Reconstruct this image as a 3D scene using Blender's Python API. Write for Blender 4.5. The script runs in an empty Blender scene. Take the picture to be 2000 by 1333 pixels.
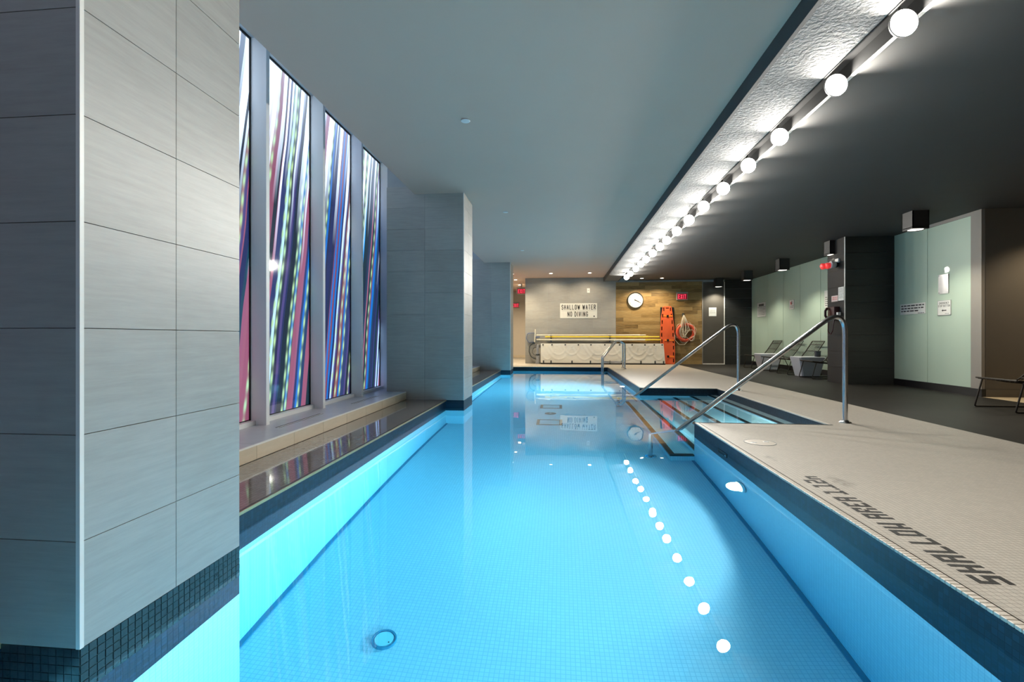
import bpy, bmesh, math, random
from mathutils import Vector, Matrix

C = bpy.context.scene.collection
scene = bpy.context.scene
PI = math.pi
R = random.Random(7)

# ------------------------------------------------------------------ camera
cam_d = bpy.data.cameras.new('camera')
cam_d.sensor_width = 36.0
cam_d.lens = 16.92
cam_d.shift_y = -0.00325
cam_d.clip_start = 0.05
cam = bpy.data.objects.new('camera', cam_d)
cam.location = (0, 0, 0.92)
cam.rotation_euler = (PI / 2, 0, math.atan(95 / 940))
C.objects.link(cam)
scene.camera = cam

# ------------------------------------------------------------------ world and exposure
world = bpy.data.worlds.new('world')
scene.world = world
world.use_nodes = True
world.node_tree.nodes['Background'].inputs[0].default_value = (0.6, 0.75, 1.0, 1)
world.node_tree.nodes['Background'].inputs[1].default_value = 0.1
vs = scene.view_settings
vs.view_transform = 'Standard'
vs.look = 'None'
vs.gamma = 1
vs.exposure = 0.0
vs.use_curve_mapping = False
scene.cycles.max_bounces = 12
scene.cycles.diffuse_bounces = 5
scene.cycles.sample_clamp_indirect = 6.0

TRACK_E = 760.0      # radiance of the track lamp lenses
POOL_W = 720.0       # watts of each underwater lamp
DOWN_W = 85.0         # watts of the small downlights
BOX_W = 120.0         # watts of the square surface lights
WIN_E = 1.9         # radiance scale of the window film

# ------------------------------------------------------------------ node helpers
def srgb(r, g, b):
    f = lambda c: (c / 255) / 12.92 if c / 255 <= 0.04045 else ((c / 255 + 0.055) / 1.055) ** 2.4
    return (f(r), f(g), f(b), 1)

class NT:
    def __init__(s, name):
        s.m = bpy.data.materials.new(name)
        s.m.use_nodes = True
        s.t = s.m.node_tree
        s.b = s.t.nodes['Principled BSDF']
        s.out = s.t.nodes['Material Output']
    def n(s, typ, **kw):
        nd = s.t.nodes.new(typ)
        for k, v in kw.items():
            if k.startswith('i_'):
                key = k[2:]
                key = int(key) if key.isdigit() else key
                if isinstance(v, bpy.types.NodeSocket):
                    s.t.links.new(v, nd.inputs[key])
                else:
                    nd.inputs[key].default_value = v
            else:
                setattr(nd, k, v)
        return nd
    def link(s, a, b):
        s.t.links.new(a, b)
    def math(s, op, a, b=0.0, c=0.0):
        nd = s.n('ShaderNodeMath', operation=op)
        for i, v in enumerate((a, b, c)):
            if isinstance(v, bpy.types.NodeSocket):
                s.link(v, nd.inputs[i])
            else:
                nd.inputs[i].default_value = v
        return nd.outputs[0]
    def mix(s, f, a, b):
        nd = s.n('ShaderNodeMix', data_type='RGBA')
        for key, v in ((0, f), (6, a), (7, b)):
            if isinstance(v, bpy.types.NodeSocket):
                s.link(v, nd.inputs[key])
            else:
                nd.inputs[key].default_value = v
        return nd.outputs[2]
    def pos(s):
        return s.n('ShaderNodeNewGeometry').outputs['Position']
    def obj(s):
        return s.n('ShaderNodeTexCoord').outputs['Object']
    def noise(s, vec, scale, detail=3, rough=0.5):
        nd = s.n('ShaderNodeTexNoise')
        if vec is not None:
            s.link(vec, nd.inputs['Vector'])
        nd.inputs['Scale'].default_value = scale
        nd.inputs['Detail'].default_value = detail
        nd.inputs['Roughness'].default_value = rough
        return nd.outputs['Fac']
    def bump(s, h, strength=0.3, dist=0.01):
        nd = s.n('ShaderNodeBump')
        nd.inputs['Strength'].default_value = strength
        nd.inputs['Distance'].default_value = dist
        s.link(h, nd.inputs['Height'])
        s.link(nd.outputs[0], s.b.inputs['Normal'])
    def setp(s, **kw):
        names = dict(col='Base Color', rough='Roughness', metal='Metallic', spec='Specular IOR Level', coat='Coat Weight',
                     coatr='Coat Roughness', trans='Transmission Weight', ior='IOR', emit='Emission Color', estr='Emission Strength', alpha='Alpha')
        for k, v in kw.items():
            inp = s.b.inputs[names[k]]
            if isinstance(v, bpy.types.NodeSocket):
                s.link(v, inp)
            else:
                if k in ('col', 'emit') and len(v) == 3:
                    v = (*v, 1)
                inp.default_value = v

def plain(name, col, rough=0.5, metal=0.0, var=0.12, scale=6.0, bump=0.0, spec=0.5, stretch=(1, 1, 1)):
    t = NT(name)
    p = t.n('ShaderNodeMapping')
    t.link(t.pos(), p.inputs[0])
    p.inputs['Scale'].default_value = stretch
    f = t.noise(p.outputs[0], scale, 4, 0.55)
    lo = tuple(c * (1 - var) for c in col[:3]) + (1,)
    hi = tuple(min(1, c * (1 + var)) for c in col[:3]) + (1,)
    t.setp(col=t.mix(f, lo, hi), rough=rough, metal=metal, spec=spec)
    if bump:
        t.bump(f, bump, 0.01)
    return t.m

def emissive(name, col, strength, base=(0.8, 0.8, 0.8)):
    t = NT(name)
    t.setp(col=base, emit=col, estr=strength, rough=0.4)
    return t.m

def mosaic(name, axes, col, grout, pitch=0.0254, mortar=0.0016, var=0.12, rough=0.3, bump=0.4, blotch=0.0, coat=0.0, spec=0.5):
    """small square tiles; axes names the two position components that run along the surface"""
    t = NT(name)
    sep = t.n('ShaderNodeSeparateXYZ', i_0=t.pos())
    comb = t.n('ShaderNodeCombineXYZ', i_0=sep.outputs[axes[0]], i_1=sep.outputs[axes[1]])
    br = t.n('ShaderNodeTexBrick', offset=0.0, squash=1.0)
    t.link(comb.outputs[0], br.inputs['Vector'])
    br.inputs['Color1'].default_value = tuple(c * (1 - var) for c in col[:3]) + (1,)
    br.inputs['Color2'].default_value = tuple(min(1, c * (1 + var)) for c in col[:3]) + (1,)
    br.inputs['Mortar'].default_value = (*grout[:3], 1)
    br.inputs['Scale'].default_value = 1.0
    br.inputs['Mortar Size'].default_value = mortar
    br.inputs['Mortar Smooth'].default_value = 0.2
    br.inputs['Brick Width'].default_value = pitch
    br.inputs['Row Height'].default_value = pitch
    c = br.outputs['Color']
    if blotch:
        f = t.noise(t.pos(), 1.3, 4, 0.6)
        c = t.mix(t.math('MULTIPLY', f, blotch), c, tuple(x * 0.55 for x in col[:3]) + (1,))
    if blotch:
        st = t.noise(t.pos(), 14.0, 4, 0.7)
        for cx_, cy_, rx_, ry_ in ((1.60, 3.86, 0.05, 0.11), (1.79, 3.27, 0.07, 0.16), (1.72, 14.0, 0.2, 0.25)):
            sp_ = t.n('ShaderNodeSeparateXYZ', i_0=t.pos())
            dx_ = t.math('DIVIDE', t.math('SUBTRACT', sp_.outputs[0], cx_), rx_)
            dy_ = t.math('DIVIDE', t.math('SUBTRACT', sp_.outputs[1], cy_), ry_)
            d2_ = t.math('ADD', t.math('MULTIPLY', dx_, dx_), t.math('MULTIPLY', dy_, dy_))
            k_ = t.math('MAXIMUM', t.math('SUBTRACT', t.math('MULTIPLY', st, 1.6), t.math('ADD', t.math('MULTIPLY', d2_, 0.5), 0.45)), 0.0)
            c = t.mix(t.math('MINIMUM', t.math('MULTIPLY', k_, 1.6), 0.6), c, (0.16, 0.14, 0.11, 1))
    t.setp(col=c, rough=rough, coat=coat, spec=spec)
    inv = t.math('SUBTRACT', 1.0, br.outputs['Fac'])
    if bump:
        t.bump(inv, bump, 0.0015)
    return t.m

def porcelain(name, lo, hi, axis_stretch, rough=0.42):
    """large wall tile with fine horizontal streaks and a little difference from piece to piece"""
    t = NT(name)
    mp = t.n('ShaderNodeMapping')
    t.link(t.pos(), mp.inputs[0])
    mp.inputs['Scale'].default_value = axis_stretch
    a = t.noise(mp.outputs[0], 9.0, 6, 0.7)
    b = t.noise(t.pos(), 1.7, 4, 0.6)
    f = t.math('ADD', t.math('MULTIPLY', a, 0.6), t.math('MULTIPLY', b, 0.4))
    oi = t.n('ShaderNodeObjectInfo')
    f = t.math('ADD', f, t.math('MULTIPLY', t.math('SUBTRACT', oi.outputs['Random'], 0.5), 0.15))
    mr = t.n('ShaderNodeMapRange', i_0=f)
    mr.inputs[1].default_value = 0.3
    mr.inputs[2].default_value = 0.7
    t.setp(col=t.mix(mr.outputs[0], (*lo, 1), (*hi, 1)), rough=rough)
    t.bump(a, 0.06, 0.004)
    return t.m

M = {}
M['wall_tile'] = porcelain('grey porcelain tile', (0.29, 0.285, 0.265), (0.40, 0.39, 0.365), (0.5, 0.5, 6))
M['dark_tile'] = porcelain('charcoal porcelain tile', (0.016, 0.017, 0.017), (0.03, 0.03, 0.029), (0.5, 0.5, 6), 0.45)
M['brown_tile'] = porcelain('brown grey panel', (0.075, 0.067, 0.057), (0.095, 0.085, 0.072), (0.5, 0.5, 6), 0.5)
M['pier_tile'] = porcelain('dark brown tile', (0.018, 0.0155, 0.0135), (0.027, 0.023, 0.02), (0.5, 0.5, 6), 0.8)
M['grout'] = plain('tile joint', (0.34, 0.36, 0.37), 0.9)
M['grout_dark'] = plain('dark tile joint', (0.09, 0.09, 0.088), 0.9)
M['deck'] = mosaic('cream deck mosaic', ('X', 'Y'), (0.47, 0.425, 0.36), (0.25, 0.225, 0.19), var=0.06, rough=0.5, blotch=0.35)
M['ledge'] = mosaic('bronze ledge mosaic', ('X', 'Y'), (0.20, 0.175, 0.15), (0.12, 0.105, 0.09), var=0.10, rough=0.05, bump=0.03)
M['beige_floor'] = plain('beige floor', (0.50, 0.40, 0.26), 0.5)
M['dark_floor'] = plain('dark grey floor', (0.022, 0.021, 0.018), 0.5, var=0.3, scale=3.0, bump=0.03, spec=0.18)
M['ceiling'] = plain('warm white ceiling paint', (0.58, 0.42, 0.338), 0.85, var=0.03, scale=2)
M['dark_ceiling'] = plain('charcoal ceiling paint', (0.058, 0.056, 0.054), 0.7, var=0.08, scale=3)
M['beam'] = plain('dark beam paint', (0.05, 0.05, 0.052), 0.7, var=0.08)
M['stucco'] = plain('rough grey stucco', (0.15, 0.148, 0.144), 0.9, var=0.35, scale=38.0, bump=1.0)
M['slot'] = plain('slot paint', (0.010, 0.010, 0.010), 0.9, spec=0.02)
M['plaster'] = plain('taupe plaster', (0.14, 0.122, 0.10), 0.85, var=0.04)
M['plaster_grey'] = plain('grey plaster', (0.30, 0.275, 0.245), 0.85, var=0.04)
M['head_wall_warm'] = plain('pale warm plaster', (0.62, 0.55, 0.47), 0.85, var=0.03)
M['head_wall'] = plain('pale soffit plaster', (0.38, 0.40, 0.42), 0.85, var=0.03)
M['fin'] = plain('white powder coat', (0.80, 0.80, 0.80), 0.45, var=0.03)
M['gasket'] = plain('black gasket', (0.006, 0.006, 0.007), 0.6)
M['riser'] = porcelain('beige riser tile', (0.58, 0.49, 0.36), (0.70, 0.60, 0.46), (0.5, 0.5, 3), 0.5)
M['sill_top'] = plain('grey stone sill', (0.50, 0.51, 0.54), 0.35, var=0.08, scale=8)
M['edge'] = plain('satin edge strip', (0.82, 0.80, 0.76), 0.35, 0.0, var=0.02)
M['brass'] = plain('brass edge strip', (0.62, 0.42, 0.22), 0.35, 0.7, var=0.05)
M['nosing'] = porcelain('cream nosing tile', (0.56, 0.50, 0.42), (0.66, 0.60, 0.52), (1, 1, 1), 0.4)
M['groove'] = plain('dark groove', (0.06, 0.055, 0.03), 0.9)
M['pool_x'] = mosaic('pale pool mosaic side', ('Y', 'Z'), (0.62, 0.70, 0.74), (0.46, 0.57, 0.63), pitch=0.0254, mortar=0.0017, var=0.03, rough=0.35, bump=0.1)
M['pool_y'] = mosaic('pale pool mosaic end', ('X', 'Z'), (0.62, 0.70, 0.74), (0.46, 0.57, 0.63), pitch=0.0254, mortar=0.0017, var=0.03, rough=0.35, bump=0.1)
M['pool_z'] = mosaic('pale pool mosaic floor', ('X', 'Y'), (0.62, 0.70, 0.74), (0.44, 0.56, 0.63), pitch=0.0254, mortar=0.0019, var=0.03, rough=0.35, bump=0.1)
M['band_x'] = mosaic('black band mosaic side', ('Y', 'Z'), (0.009, 0.026, 0.046), (0.005, 0.014, 0.026), var=0.3, rough=0.45, bump=0.4, spec=0.25)
M['band_y'] = mosaic('black band mosaic end', ('X', 'Z'), (0.010, 0.02, 0.032), (0.02, 0.036, 0.05), var=0.3, rough=0.45, bump=0.4, spec=0.25)
M['band_tile'] = porcelain('black mosaic tile', (0.015, 0.026, 0.03), (0.034, 0.046, 0.05), (8, 8, 8), 0.2)
M['band_grout'] = plain('band joint', (0.06, 0.085, 0.09), 0.9)
M['step_edge'] = plain('black step nosing', (0.012, 0.014, 0.016), 0.3)
M['step_tile'] = mosaic('pale step mosaic', ('X', 'Y'), (0.66, 0.80, 0.78), (0.5, 0.64, 0.64), mortar=0.0016, var=0.04, rough=0.4, bump=0.1)
M['steel'] = plain('brushed stainless steel', (0.60, 0.61, 0.63), 0.22, 1.0, var=0.04)
M['black'] = plain('black plastic', (0.012, 0.012, 0.013), 0.4)
M['letter'] = plain('black letter tile', (0.03, 0.028, 0.026), 0.4)
M['white'] = plain('white plastic', (0.78, 0.78, 0.76), 0.4, var=0.03)
M['sign_white'] = plain('white sign plate', (0.76, 0.76, 0.72), 0.35, var=0.02)
M['sign_grey'] = plain('grey steel plate', (0.42, 0.42, 0.42), 0.3, 0.4, var=0.04)
M['ink'] = plain('black ink', (0.012, 0.012, 0.012), 0.5)
M['red_ink'] = plain('red ink', (0.5, 0.06, 0.06), 0.5)
M['ink_grey'] = plain('grey ink', (0.13, 0.13, 0.13), 0.5)
M['paper'] = plain('paper', (0.70, 0.71, 0.68), 0.7, var=0.02)
M['pink_paper'] = plain('pink paper', (0.66, 0.52, 0.50), 0.7, var=0.02)
M['vinyl'] = plain('cream white vinyl', (0.90, 0.88, 0.82), 0.28, var=0.03, scale=3)
M['vinyl_dark'] = plain('black vinyl edge', (0.012, 0.012, 0.012), 0.5)
M['grey_fabric'] = plain('grey folded fabric', (0.30, 0.31, 0.34), 0.8, scale=14, var=0.3)
M['orange'] = plain('orange red board plastic', (0.78, 0.13, 0.045), 0.4, var=0.06)
M['strap'] = plain('bright orange webbing', (0.95, 0.22, 0.02), 0.7, var=0.05)
M['ring'] = plain('red orange buoy foam', (0.72, 0.10, 0.045), 0.45, var=0.06)
M['rope'] = plain('off white rope', (0.72, 0.66, 0.54), 0.8, var=0.12, scale=60)
M['yellow'] = plain('yellow pole', (0.80, 0.60, 0.05), 0.35, var=0.03)
M['cream_pole'] = plain('cream pole', (0.82, 0.78, 0.66), 0.35, var=0.03)
M['blue_band'] = plain('dark blue clamp', (0.02, 0.035, 0.10), 0.5)
M['blue_net'] = plain('blue net frame', (0.08, 0.13, 0.28), 0.5)
M['net'] = plain('grey net bag', (0.40, 0.41, 0.42), 0.9, scale=60, var=0.3)
M['hose'] = plain('dark hose rubber', (0.045, 0.06, 0.07), 0.5)
M['clock_rim'] = plain('dark clock rim', (0.02, 0.02, 0.022), 0.35)
M['clock_face'] = plain('clock face', (0.80, 0.80, 0.76), 0.5, var=0.01)
M['bronze'] = plain('dark bronze wire', (0.035, 0.027, 0.020), 0.45, 0.3)
M['table'] = plain('white resin', (0.62, 0.64, 0.70), 0.45, var=0.02)
M['tumbler'] = plain('dark grey pot', (0.05, 0.055, 0.065), 0.5)
M['box_light'] = plain('dark square housing', (0.03, 0.029, 0.028), 0.6)
M['red_lens'] = emissive('red lens', (1.0, 0.05, 0.05), 0.5, (0.8, 0.05, 0.05))
M['maroon'] = plain('dark maroon plastic', (0.045, 0.010, 0.014), 0.3)
M['lamp_can'] = plain('grey lamp can', (0.45, 0.45, 0.45), 0.4, 0.3)
M['lamp_lens'] = emissive('lit lamp lens', (1.0, 0.955, 0.87), TRACK_E)
M['down_lens'] = emissive('lit downlight lens', (1.0, 0.88, 0.68), 14.0)
M['box_lens'] = emissive('lit box lens', (1.0, 0.95, 0.82), 3.0)
M['pool_lens'] = emissive('lit pool lens', (0.80, 0.97, 1.0), 9.0)
M['exit_face'] = emissive('exit sign face', (0.9, 0.02, 0.06), 0.16, (0.3, 0.01, 0.02))
M['exit_text'] = emissive('exit sign letters', (1.0, 0.06, 0.13), 1.6, (0.5, 0.05, 0.05))
M['exit_case'] = plain('grey sign case', (0.38, 0.38, 0.36), 0.5)
M['grate'] = plain('pale drain grate', (0.50, 0.66, 0.70), 0.5)
M['frame_dark'] = plain('dark drain frame', (0.05, 0.08, 0.09), 0.5)
M['drain_ring'] = plain('teal drain ring', (0.05, 0.22, 0.32), 0.5)
M['pool_disc'] = plain('pale drain cover', (0.45, 0.72, 0.80), 0.5)
M['yellow_tag'] = plain('yellow tag', (0.6, 0.55, 0.05), 0.5)

# glass panels, painted on the back
t = NT('back painted green white glass')
f = t.noise(t.pos(), 1.2, 2)
t.setp(col=t.mix(f, (0.43, 0.55, 0.44, 1), (0.50, 0.62, 0.51, 1)), rough=0.5, spec=0.2, coat=0.22, coatr=0.01)
M['glass_panel'] = t.m

# wood plank, each with its own tone
t = NT('golden oak plank')
oi = t.n('ShaderNodeObjectInfo')
mp = t.n('ShaderNodeMapping')
t.link(t.pos(), mp.inputs[0])
mp.inputs['Scale'].default_value = (1.2, 1, 14)
off = t.n('ShaderNodeVectorMath', operation='ADD')
t.link(mp.outputs[0], off.inputs[0])
cm = t.n('ShaderNodeCombineXYZ', i_0=t.math('MULTIPLY', oi.outputs['Random'], 37.0))
t.link(cm.outputs[0], off.inputs[1])
g = t.noise(off.outputs[0], 4.0, 5, 0.65)
rmp = t.n('ShaderNodeValToRGB')
t.link(t.math('ADD', t.math('MULTIPLY', g, 0.7), t.math('MULTIPLY', oi.outputs['Random'], 0.34)), rmp.inputs[0])
e = rmp.color_ramp.elements
e[0].position = 0.25; e[0].color = (0.11, 0.066, 0.022, 1)
e[1].position = 0.80; e[1].color = (0.46, 0.32, 0.14, 1)
k = e.new(0.5); k.color = (0.29, 0.185, 0.068, 1)
t.setp(col=rmp.outputs[0], rough=0.45)
t.bump(g, 0.12, 0.004)
M['wood'] = t.m

# window film: printed slanted streaks with daylight behind them
t = NT('printed window film')
sep = t.n('ShaderNodeSeparateXYZ', i_0=t.pos())
Y, Z = sep.outputs['Y'], sep.outputs['Z']
wob = t.noise(t.n('ShaderNodeCombineXYZ', i_0=t.math('MULTIPLY', Y, 0.7), i_1=t.math('MULTIPLY', Z, 0.5)).outputs[0], 1.4, 2)
u = t.math('SUBTRACT', Y, t.math('MULTIPLY', Z, 0.17))
u = t.math('ADD', u, t.math('MULTIPLY', wob, 0.10))
def stripe(freq, seed):
    s = t.math('MULTIPLY', u, freq)
    fl = t.math('FLOOR', s)
    wn = t.n('ShaderNodeTexWhiteNoise', noise_dimensions='2D')
    t.link(t.n('ShaderNodeCombineXYZ', i_0=fl, i_1=seed).outputs[0], wn.inputs['Vector'])
    return wn.outputs['Value'], t.math('FRACT', s)
def pal(fac, cols):
    r = t.n('ShaderNodeValToRGB')
    r.color_ramp.interpolation = 'CONSTANT'
    el = r.color_ramp.elements
    while len(el) < len(cols):
        el.new(0.5)
    for i, c in enumerate(cols):
        el[i].position = i / len(cols)
        el[i].color = srgb(*c)
    t.link(fac, r.inputs[0])
    return r.outputs[0]
v1, f1 = stripe(10.5, 3.0)
v2, f2 = stripe(24.0, 11.0)
v3, f3 = stripe(17.0, 29.0)
base = pal(v1, [(108, 58, 80), (24, 32, 72), (122, 72, 94), (14, 26, 40), (30, 42, 84), (104, 54, 72), (14, 44, 78), (118, 66, 90), (12, 34, 44)])
fine = pal(v2, [(16, 86, 160), (26, 32, 60), (140, 170, 226), (120, 70, 96), (40, 130, 196), (18, 52, 70), (152, 190, 232), (60, 52, 100), (20, 30, 46)])
pick = t.math('GREATER_THAN', t.n('ShaderNodeTexWhiteNoise', noise_dimensions='1D', i_W=t.math('FLOOR', t.math('MULTIPLY', u, 24.0))).outputs[0], 0.56)
colr = t.mix(pick, base, fine)
# strings of pale beads
bead = t.math('GREATER_THAN', v3, 0.76)
prof = t.math('SINE', t.math('MULTIPLY', f3, PI))
wave = t.math('SINE', t.math('ADD', t.math('MULTIPLY', Z, 34.0), t.math('MULTIPLY', v3, 60.0)))
amt = t.math('MULTIPLY', t.math('POWER', prof, 1.5), t.math('ADD', 0.62, t.math('MULTIPLY', wave, 0.42)))
amt = t.math('MULTIPLY', bead, t.math('MINIMUM', t.math('MAXIMUM', amt, 0.0), 1.0))
beadc = t.mix(t.noise(t.pos(), 1.3, 1), srgb(158, 184, 106), srgb(128, 178, 170))
colr = t.mix(amt, colr, beadc)
# the print fades towards the top
vf = t.n('ShaderNodeTexWhiteNoise', noise_dimensions='1D', i_W=t.math('FLOOR', t.math('MULTIPLY', u, 31.0))).outputs[0]
fd = t.math('SUBTRACT', Z, t.math('ADD', 1.35, t.math('MULTIPLY', vf, 3.6)))
fd = t.math('MINIMUM', t.math('MAXIMUM', t.math('MULTIPLY', fd, 0.75), 0.0), 1.0)
fd = t.math('ADD', t.math('MULTIPLY', fd, 0.92), t.math('MULTIPLY', t.math('MAXIMUM', t.math('SUBTRACT', Z, 2.6), 0.0), 0.22))
colr = t.mix(t.math('MINIMUM', fd, 1.0), colr, (0.66, 0.80, 1.0, 1))
t.setp(col=(0.02, 0.02, 0.025), emit=colr, estr=WIN_E, rough=0.06, spec=0.5)
M['film'] = t.m

# water
wm = bpy.data.materials.new('pool water')
wm.use_nodes = True
nt = wm.node_tree
nt.nodes.clear()
o_ = nt.nodes.new('ShaderNodeOutputMaterial')
gl = nt.nodes.new('ShaderNodeBsdfGlass')
gl.inputs['IOR'].default_value = 1.333
gl.inputs['Roughness'].default_value = 0.0
nz = nt.nodes.new('ShaderNodeTexNoise')
nz.inputs['Scale'].default_value = 1.6
nz.inputs['Detail'].default_value = 2
geo = nt.nodes.new('ShaderNodeNewGeometry')
nt.links.new(geo.outputs['Position'], nz.inputs['Vector'])
bp = nt.nodes.new('ShaderNodeBump')
bp.inputs['Strength'].default_value = 0.03
bp.inputs['Distance'].default_value = 0.05
nt.links.new(nz.outputs['Fac'], bp.inputs['Height'])
nt.links.new(bp.outputs[0], gl.inputs['Normal'])
va = nt.nodes.new('ShaderNodeVolumeAbsorption')
va.inputs['Color'].default_value = (0.23, 0.84, 0.97, 1)
va.inputs['Density'].default_value = 0.6
nt.links.new(gl.outputs[0], o_.inputs['Surface'])
nt.links.new(va.outputs[0], o_.inputs['Volume'])
M['water'] = wm

# ------------------------------------------------------------------ mesh helpers
class MB:
    """collects simple shapes into one mesh"""
    def __init__(s):
        s.bm = bmesh.new()
    def box(s, x0, x1, y0, y1, z0, z1, bev=0.0):
        x0, x1 = min(x0, x1), max(x0, x1)
        y0, y1 = min(y0, y1), max(y0, y1)
        z0, z1 = min(z0, z1), max(z0, z1)
        v = [s.bm.verts.new(p) for p in ((x0, y0, z0), (x1, y0, z0), (x1, y1, z0), (x0, y1, z0), (x0, y0, z1), (x1, y0, z1), (x1, y1, z1), (x0, y1, z1))]
        fs = [s.bm.faces.new([v[i] for i in q]) for q in ((0, 3, 2, 1), (4, 5, 6, 7), (0, 1, 5, 4), (1, 2, 6, 5), (2, 3, 7, 6), (3, 0, 4, 7))]
        if bev:
            es = list({e for f in fs for e in f.edges})
            bmesh.ops.bevel(s.bm, geom=es, offset=bev, segments=2, profile=0.5, affect='EDGES')
        return s
    def poly(s, pts):
        s.bm.faces.new([s.bm.verts.new(p) for p in pts])
        return s
    def lathe(s, prof, mat=Matrix(), seg=24):
        """profile of (radius, height) spun about the local z axis"""
        rings = []
        for r, h in prof:
            if r < 1e-6:
                rings.append([s.bm.verts.new(mat @ Vector((0, 0, h)))])
            else:
                rings.append([s.bm.verts.new(mat @ Vector((r * math.cos(2 * PI * i / seg), r * math.sin(2 * PI * i / seg), h))) for i in range(seg)])
        for a, b in zip(rings, rings[1:]):
            for i in range(seg):
                j = (i + 1) % seg
                if len(a) == 1 and len(b) == 1:
                    continue
                if len(a) == 1:
                    s.bm.faces.new((a[0], b[j], b[i]))
                elif len(b) == 1:
                    s.bm.faces.new((a[i], a[j], b[0]))
                else:
                    s.bm.faces.new((a[i], a[j], b[j], b[i]))
        return s
    def tube(s, pts, r, seg=10, closed=False, caps=True):
        pts = [Vector(p) for p in pts]
        n = len(pts)
        tang = []
        for i in range(n):
            if closed:
                d = pts[(i + 1) % n] - pts[i - 1]
            else:
                d = pts[min(i + 1, n - 1)] - pts[max(i - 1, 0)]
            tang.append(d.normalized())
        up = Vector((0, 0, 1)) if abs(tang[0].z) < 0.9 else Vector((0, 1, 0))
        nrm = (up - tang[0] * up.dot(tang[0])).normalized()
        rings = []
        for i in range(n):
            nrm = (nrm - tang[i] * nrm.dot(tang[i])).normalized()
            bi = tang[i].cross(nrm)
            rings.append([s.bm.verts.new(pts[i] + (nrm * math.cos(2 * PI * k / seg) + bi * math.sin(2 * PI * k / seg)) * r) for k in range(seg)])
        m = n if closed else n - 1
        for i in range(m):
            a, b = rings[i], rings[(i + 1) % n]
            for k in range(seg):
                q = (k + 1) % seg
                s.bm.faces.new((a[k], a[q], b[q], b[k]))
        if caps and not closed:
            s.bm.faces.new(rings[0][::-1])
            s.bm.faces.new(rings[-1])
        return s
    def mesh(s, name, material, smooth=False):
        bmesh.ops.recalc_face_normals(s.bm, faces=s.bm.faces)
        me = bpy.data.meshes.new(name)
        s.bm.to_mesh(me)
        s.bm.free()
        if material:
            me.materials.append(material)
        if smooth:
            for p in me.polygons:
                p.use_smooth = True
            me.set_sharp_from_angle(angle=math.radians(40))
        return me
    def build(s, name, material, parent=None, smooth=False, loc=None):
        return link(name, s.mesh(name, material, smooth), parent, loc)

def link(name, me, parent=None, loc=None, rot=None):
    o = bpy.data.objects.new(name, me)
    C.objects.link(o)
    if parent:
        o.parent = parent
    if loc:
        o.location = loc
    if rot:
        o.rotation_euler = rot
    return o

def fillet(pts, rad, n=6):
    """polyline with rounded corners"""
    pts = [Vector(p) for p in pts]
    rads = rad if isinstance(rad, (list, tuple)) else [rad] * len(pts)
    out = [pts[0]]
    for i in range(1, len(pts) - 1):
        a, b, c = pts[i - 1], pts[i], pts[i + 1]
        d1, d2 = (a - b).normalized(), (c - b).normalized()
        ang = d1.angle(d2)
        k = min(rads[i] / math.tan(ang / 2), (a - b).length * 0.49, (c - b).length * 0.49)
        p, q = b + d1 * k, b + d2 * k
        for j in range(n + 1):
            w = j / n
            out.append((p * (1 - w) + b * w) * (1 - w) + (b * (1 - w) + q * w) * w)
    out.append(pts[-1])
    return out

def tag(o, label, cat, group=None):
    o['label'] = label
    o['category'] = cat
    if group:
        o['group'] = group
    return o

def thing(name, label, cat, loc=(0, 0, 0), rotz=0.0, group=None):
    o = bpy.data.objects.new(name, None)
    o.empty_display_size = 0.1
    C.objects.link(o)
    o.location = loc
    o.rotation_euler = (0, 0, rotz)
    return tag(o, label, cat, group)

def struct(o):
    o['kind'] = 'structure'
    return o

def dup(root, loc, rotz=None, label=None):
    r = root.copy()
    C.objects.link(r)
    r.location = loc
    if rotz is not None:
        r.rotation_euler = (0, 0, rotz)
    if label:
        r['label'] = label
    for ch in root.children:
        c = ch.copy()
        C.objects.link(c)
        c.parent = r
        for g_ in ch.children:
            d = g_.copy()
            C.objects.link(d)
            d.parent = c
    return r

def text_mesh(txt, height, width, depth, material, bold=0.0, name='lettering'):
    """lettering in the local xy plane, centred, fitted to width x height"""
    cu = bpy.data.curves.new('t', 'FONT')
    cu.body = txt
    cu.size = 1.0
    cu.offset = bold
    cu.extrude = 0.0
    cu.resolution_u = 3
    o = bpy.data.objects.new('t', cu)
    C.objects.link(o)
    dg = bpy.context.evaluated_depsgraph_get()
    me = bpy.data.meshes.new_from_object(o.evaluated_get(dg))
    bpy.data.objects.remove(o)
    xs = [v.co.x for v in me.vertices]
    ys = [v.co.y for v in me.vertices]
    sx = width / (max(xs) - min(xs))
    sy = height / (max(ys) - min(ys))
    cx, cy = (max(xs) + min(xs)) / 2, (max(ys) + min(ys)) / 2
    for v in me.vertices:
        v.co = ((v.co.x - cx) * sx, (v.co.y - cy) * sy, depth)
    me.materials.clear()
    me.materials.append(material)
    me.name = name
    return me

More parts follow.
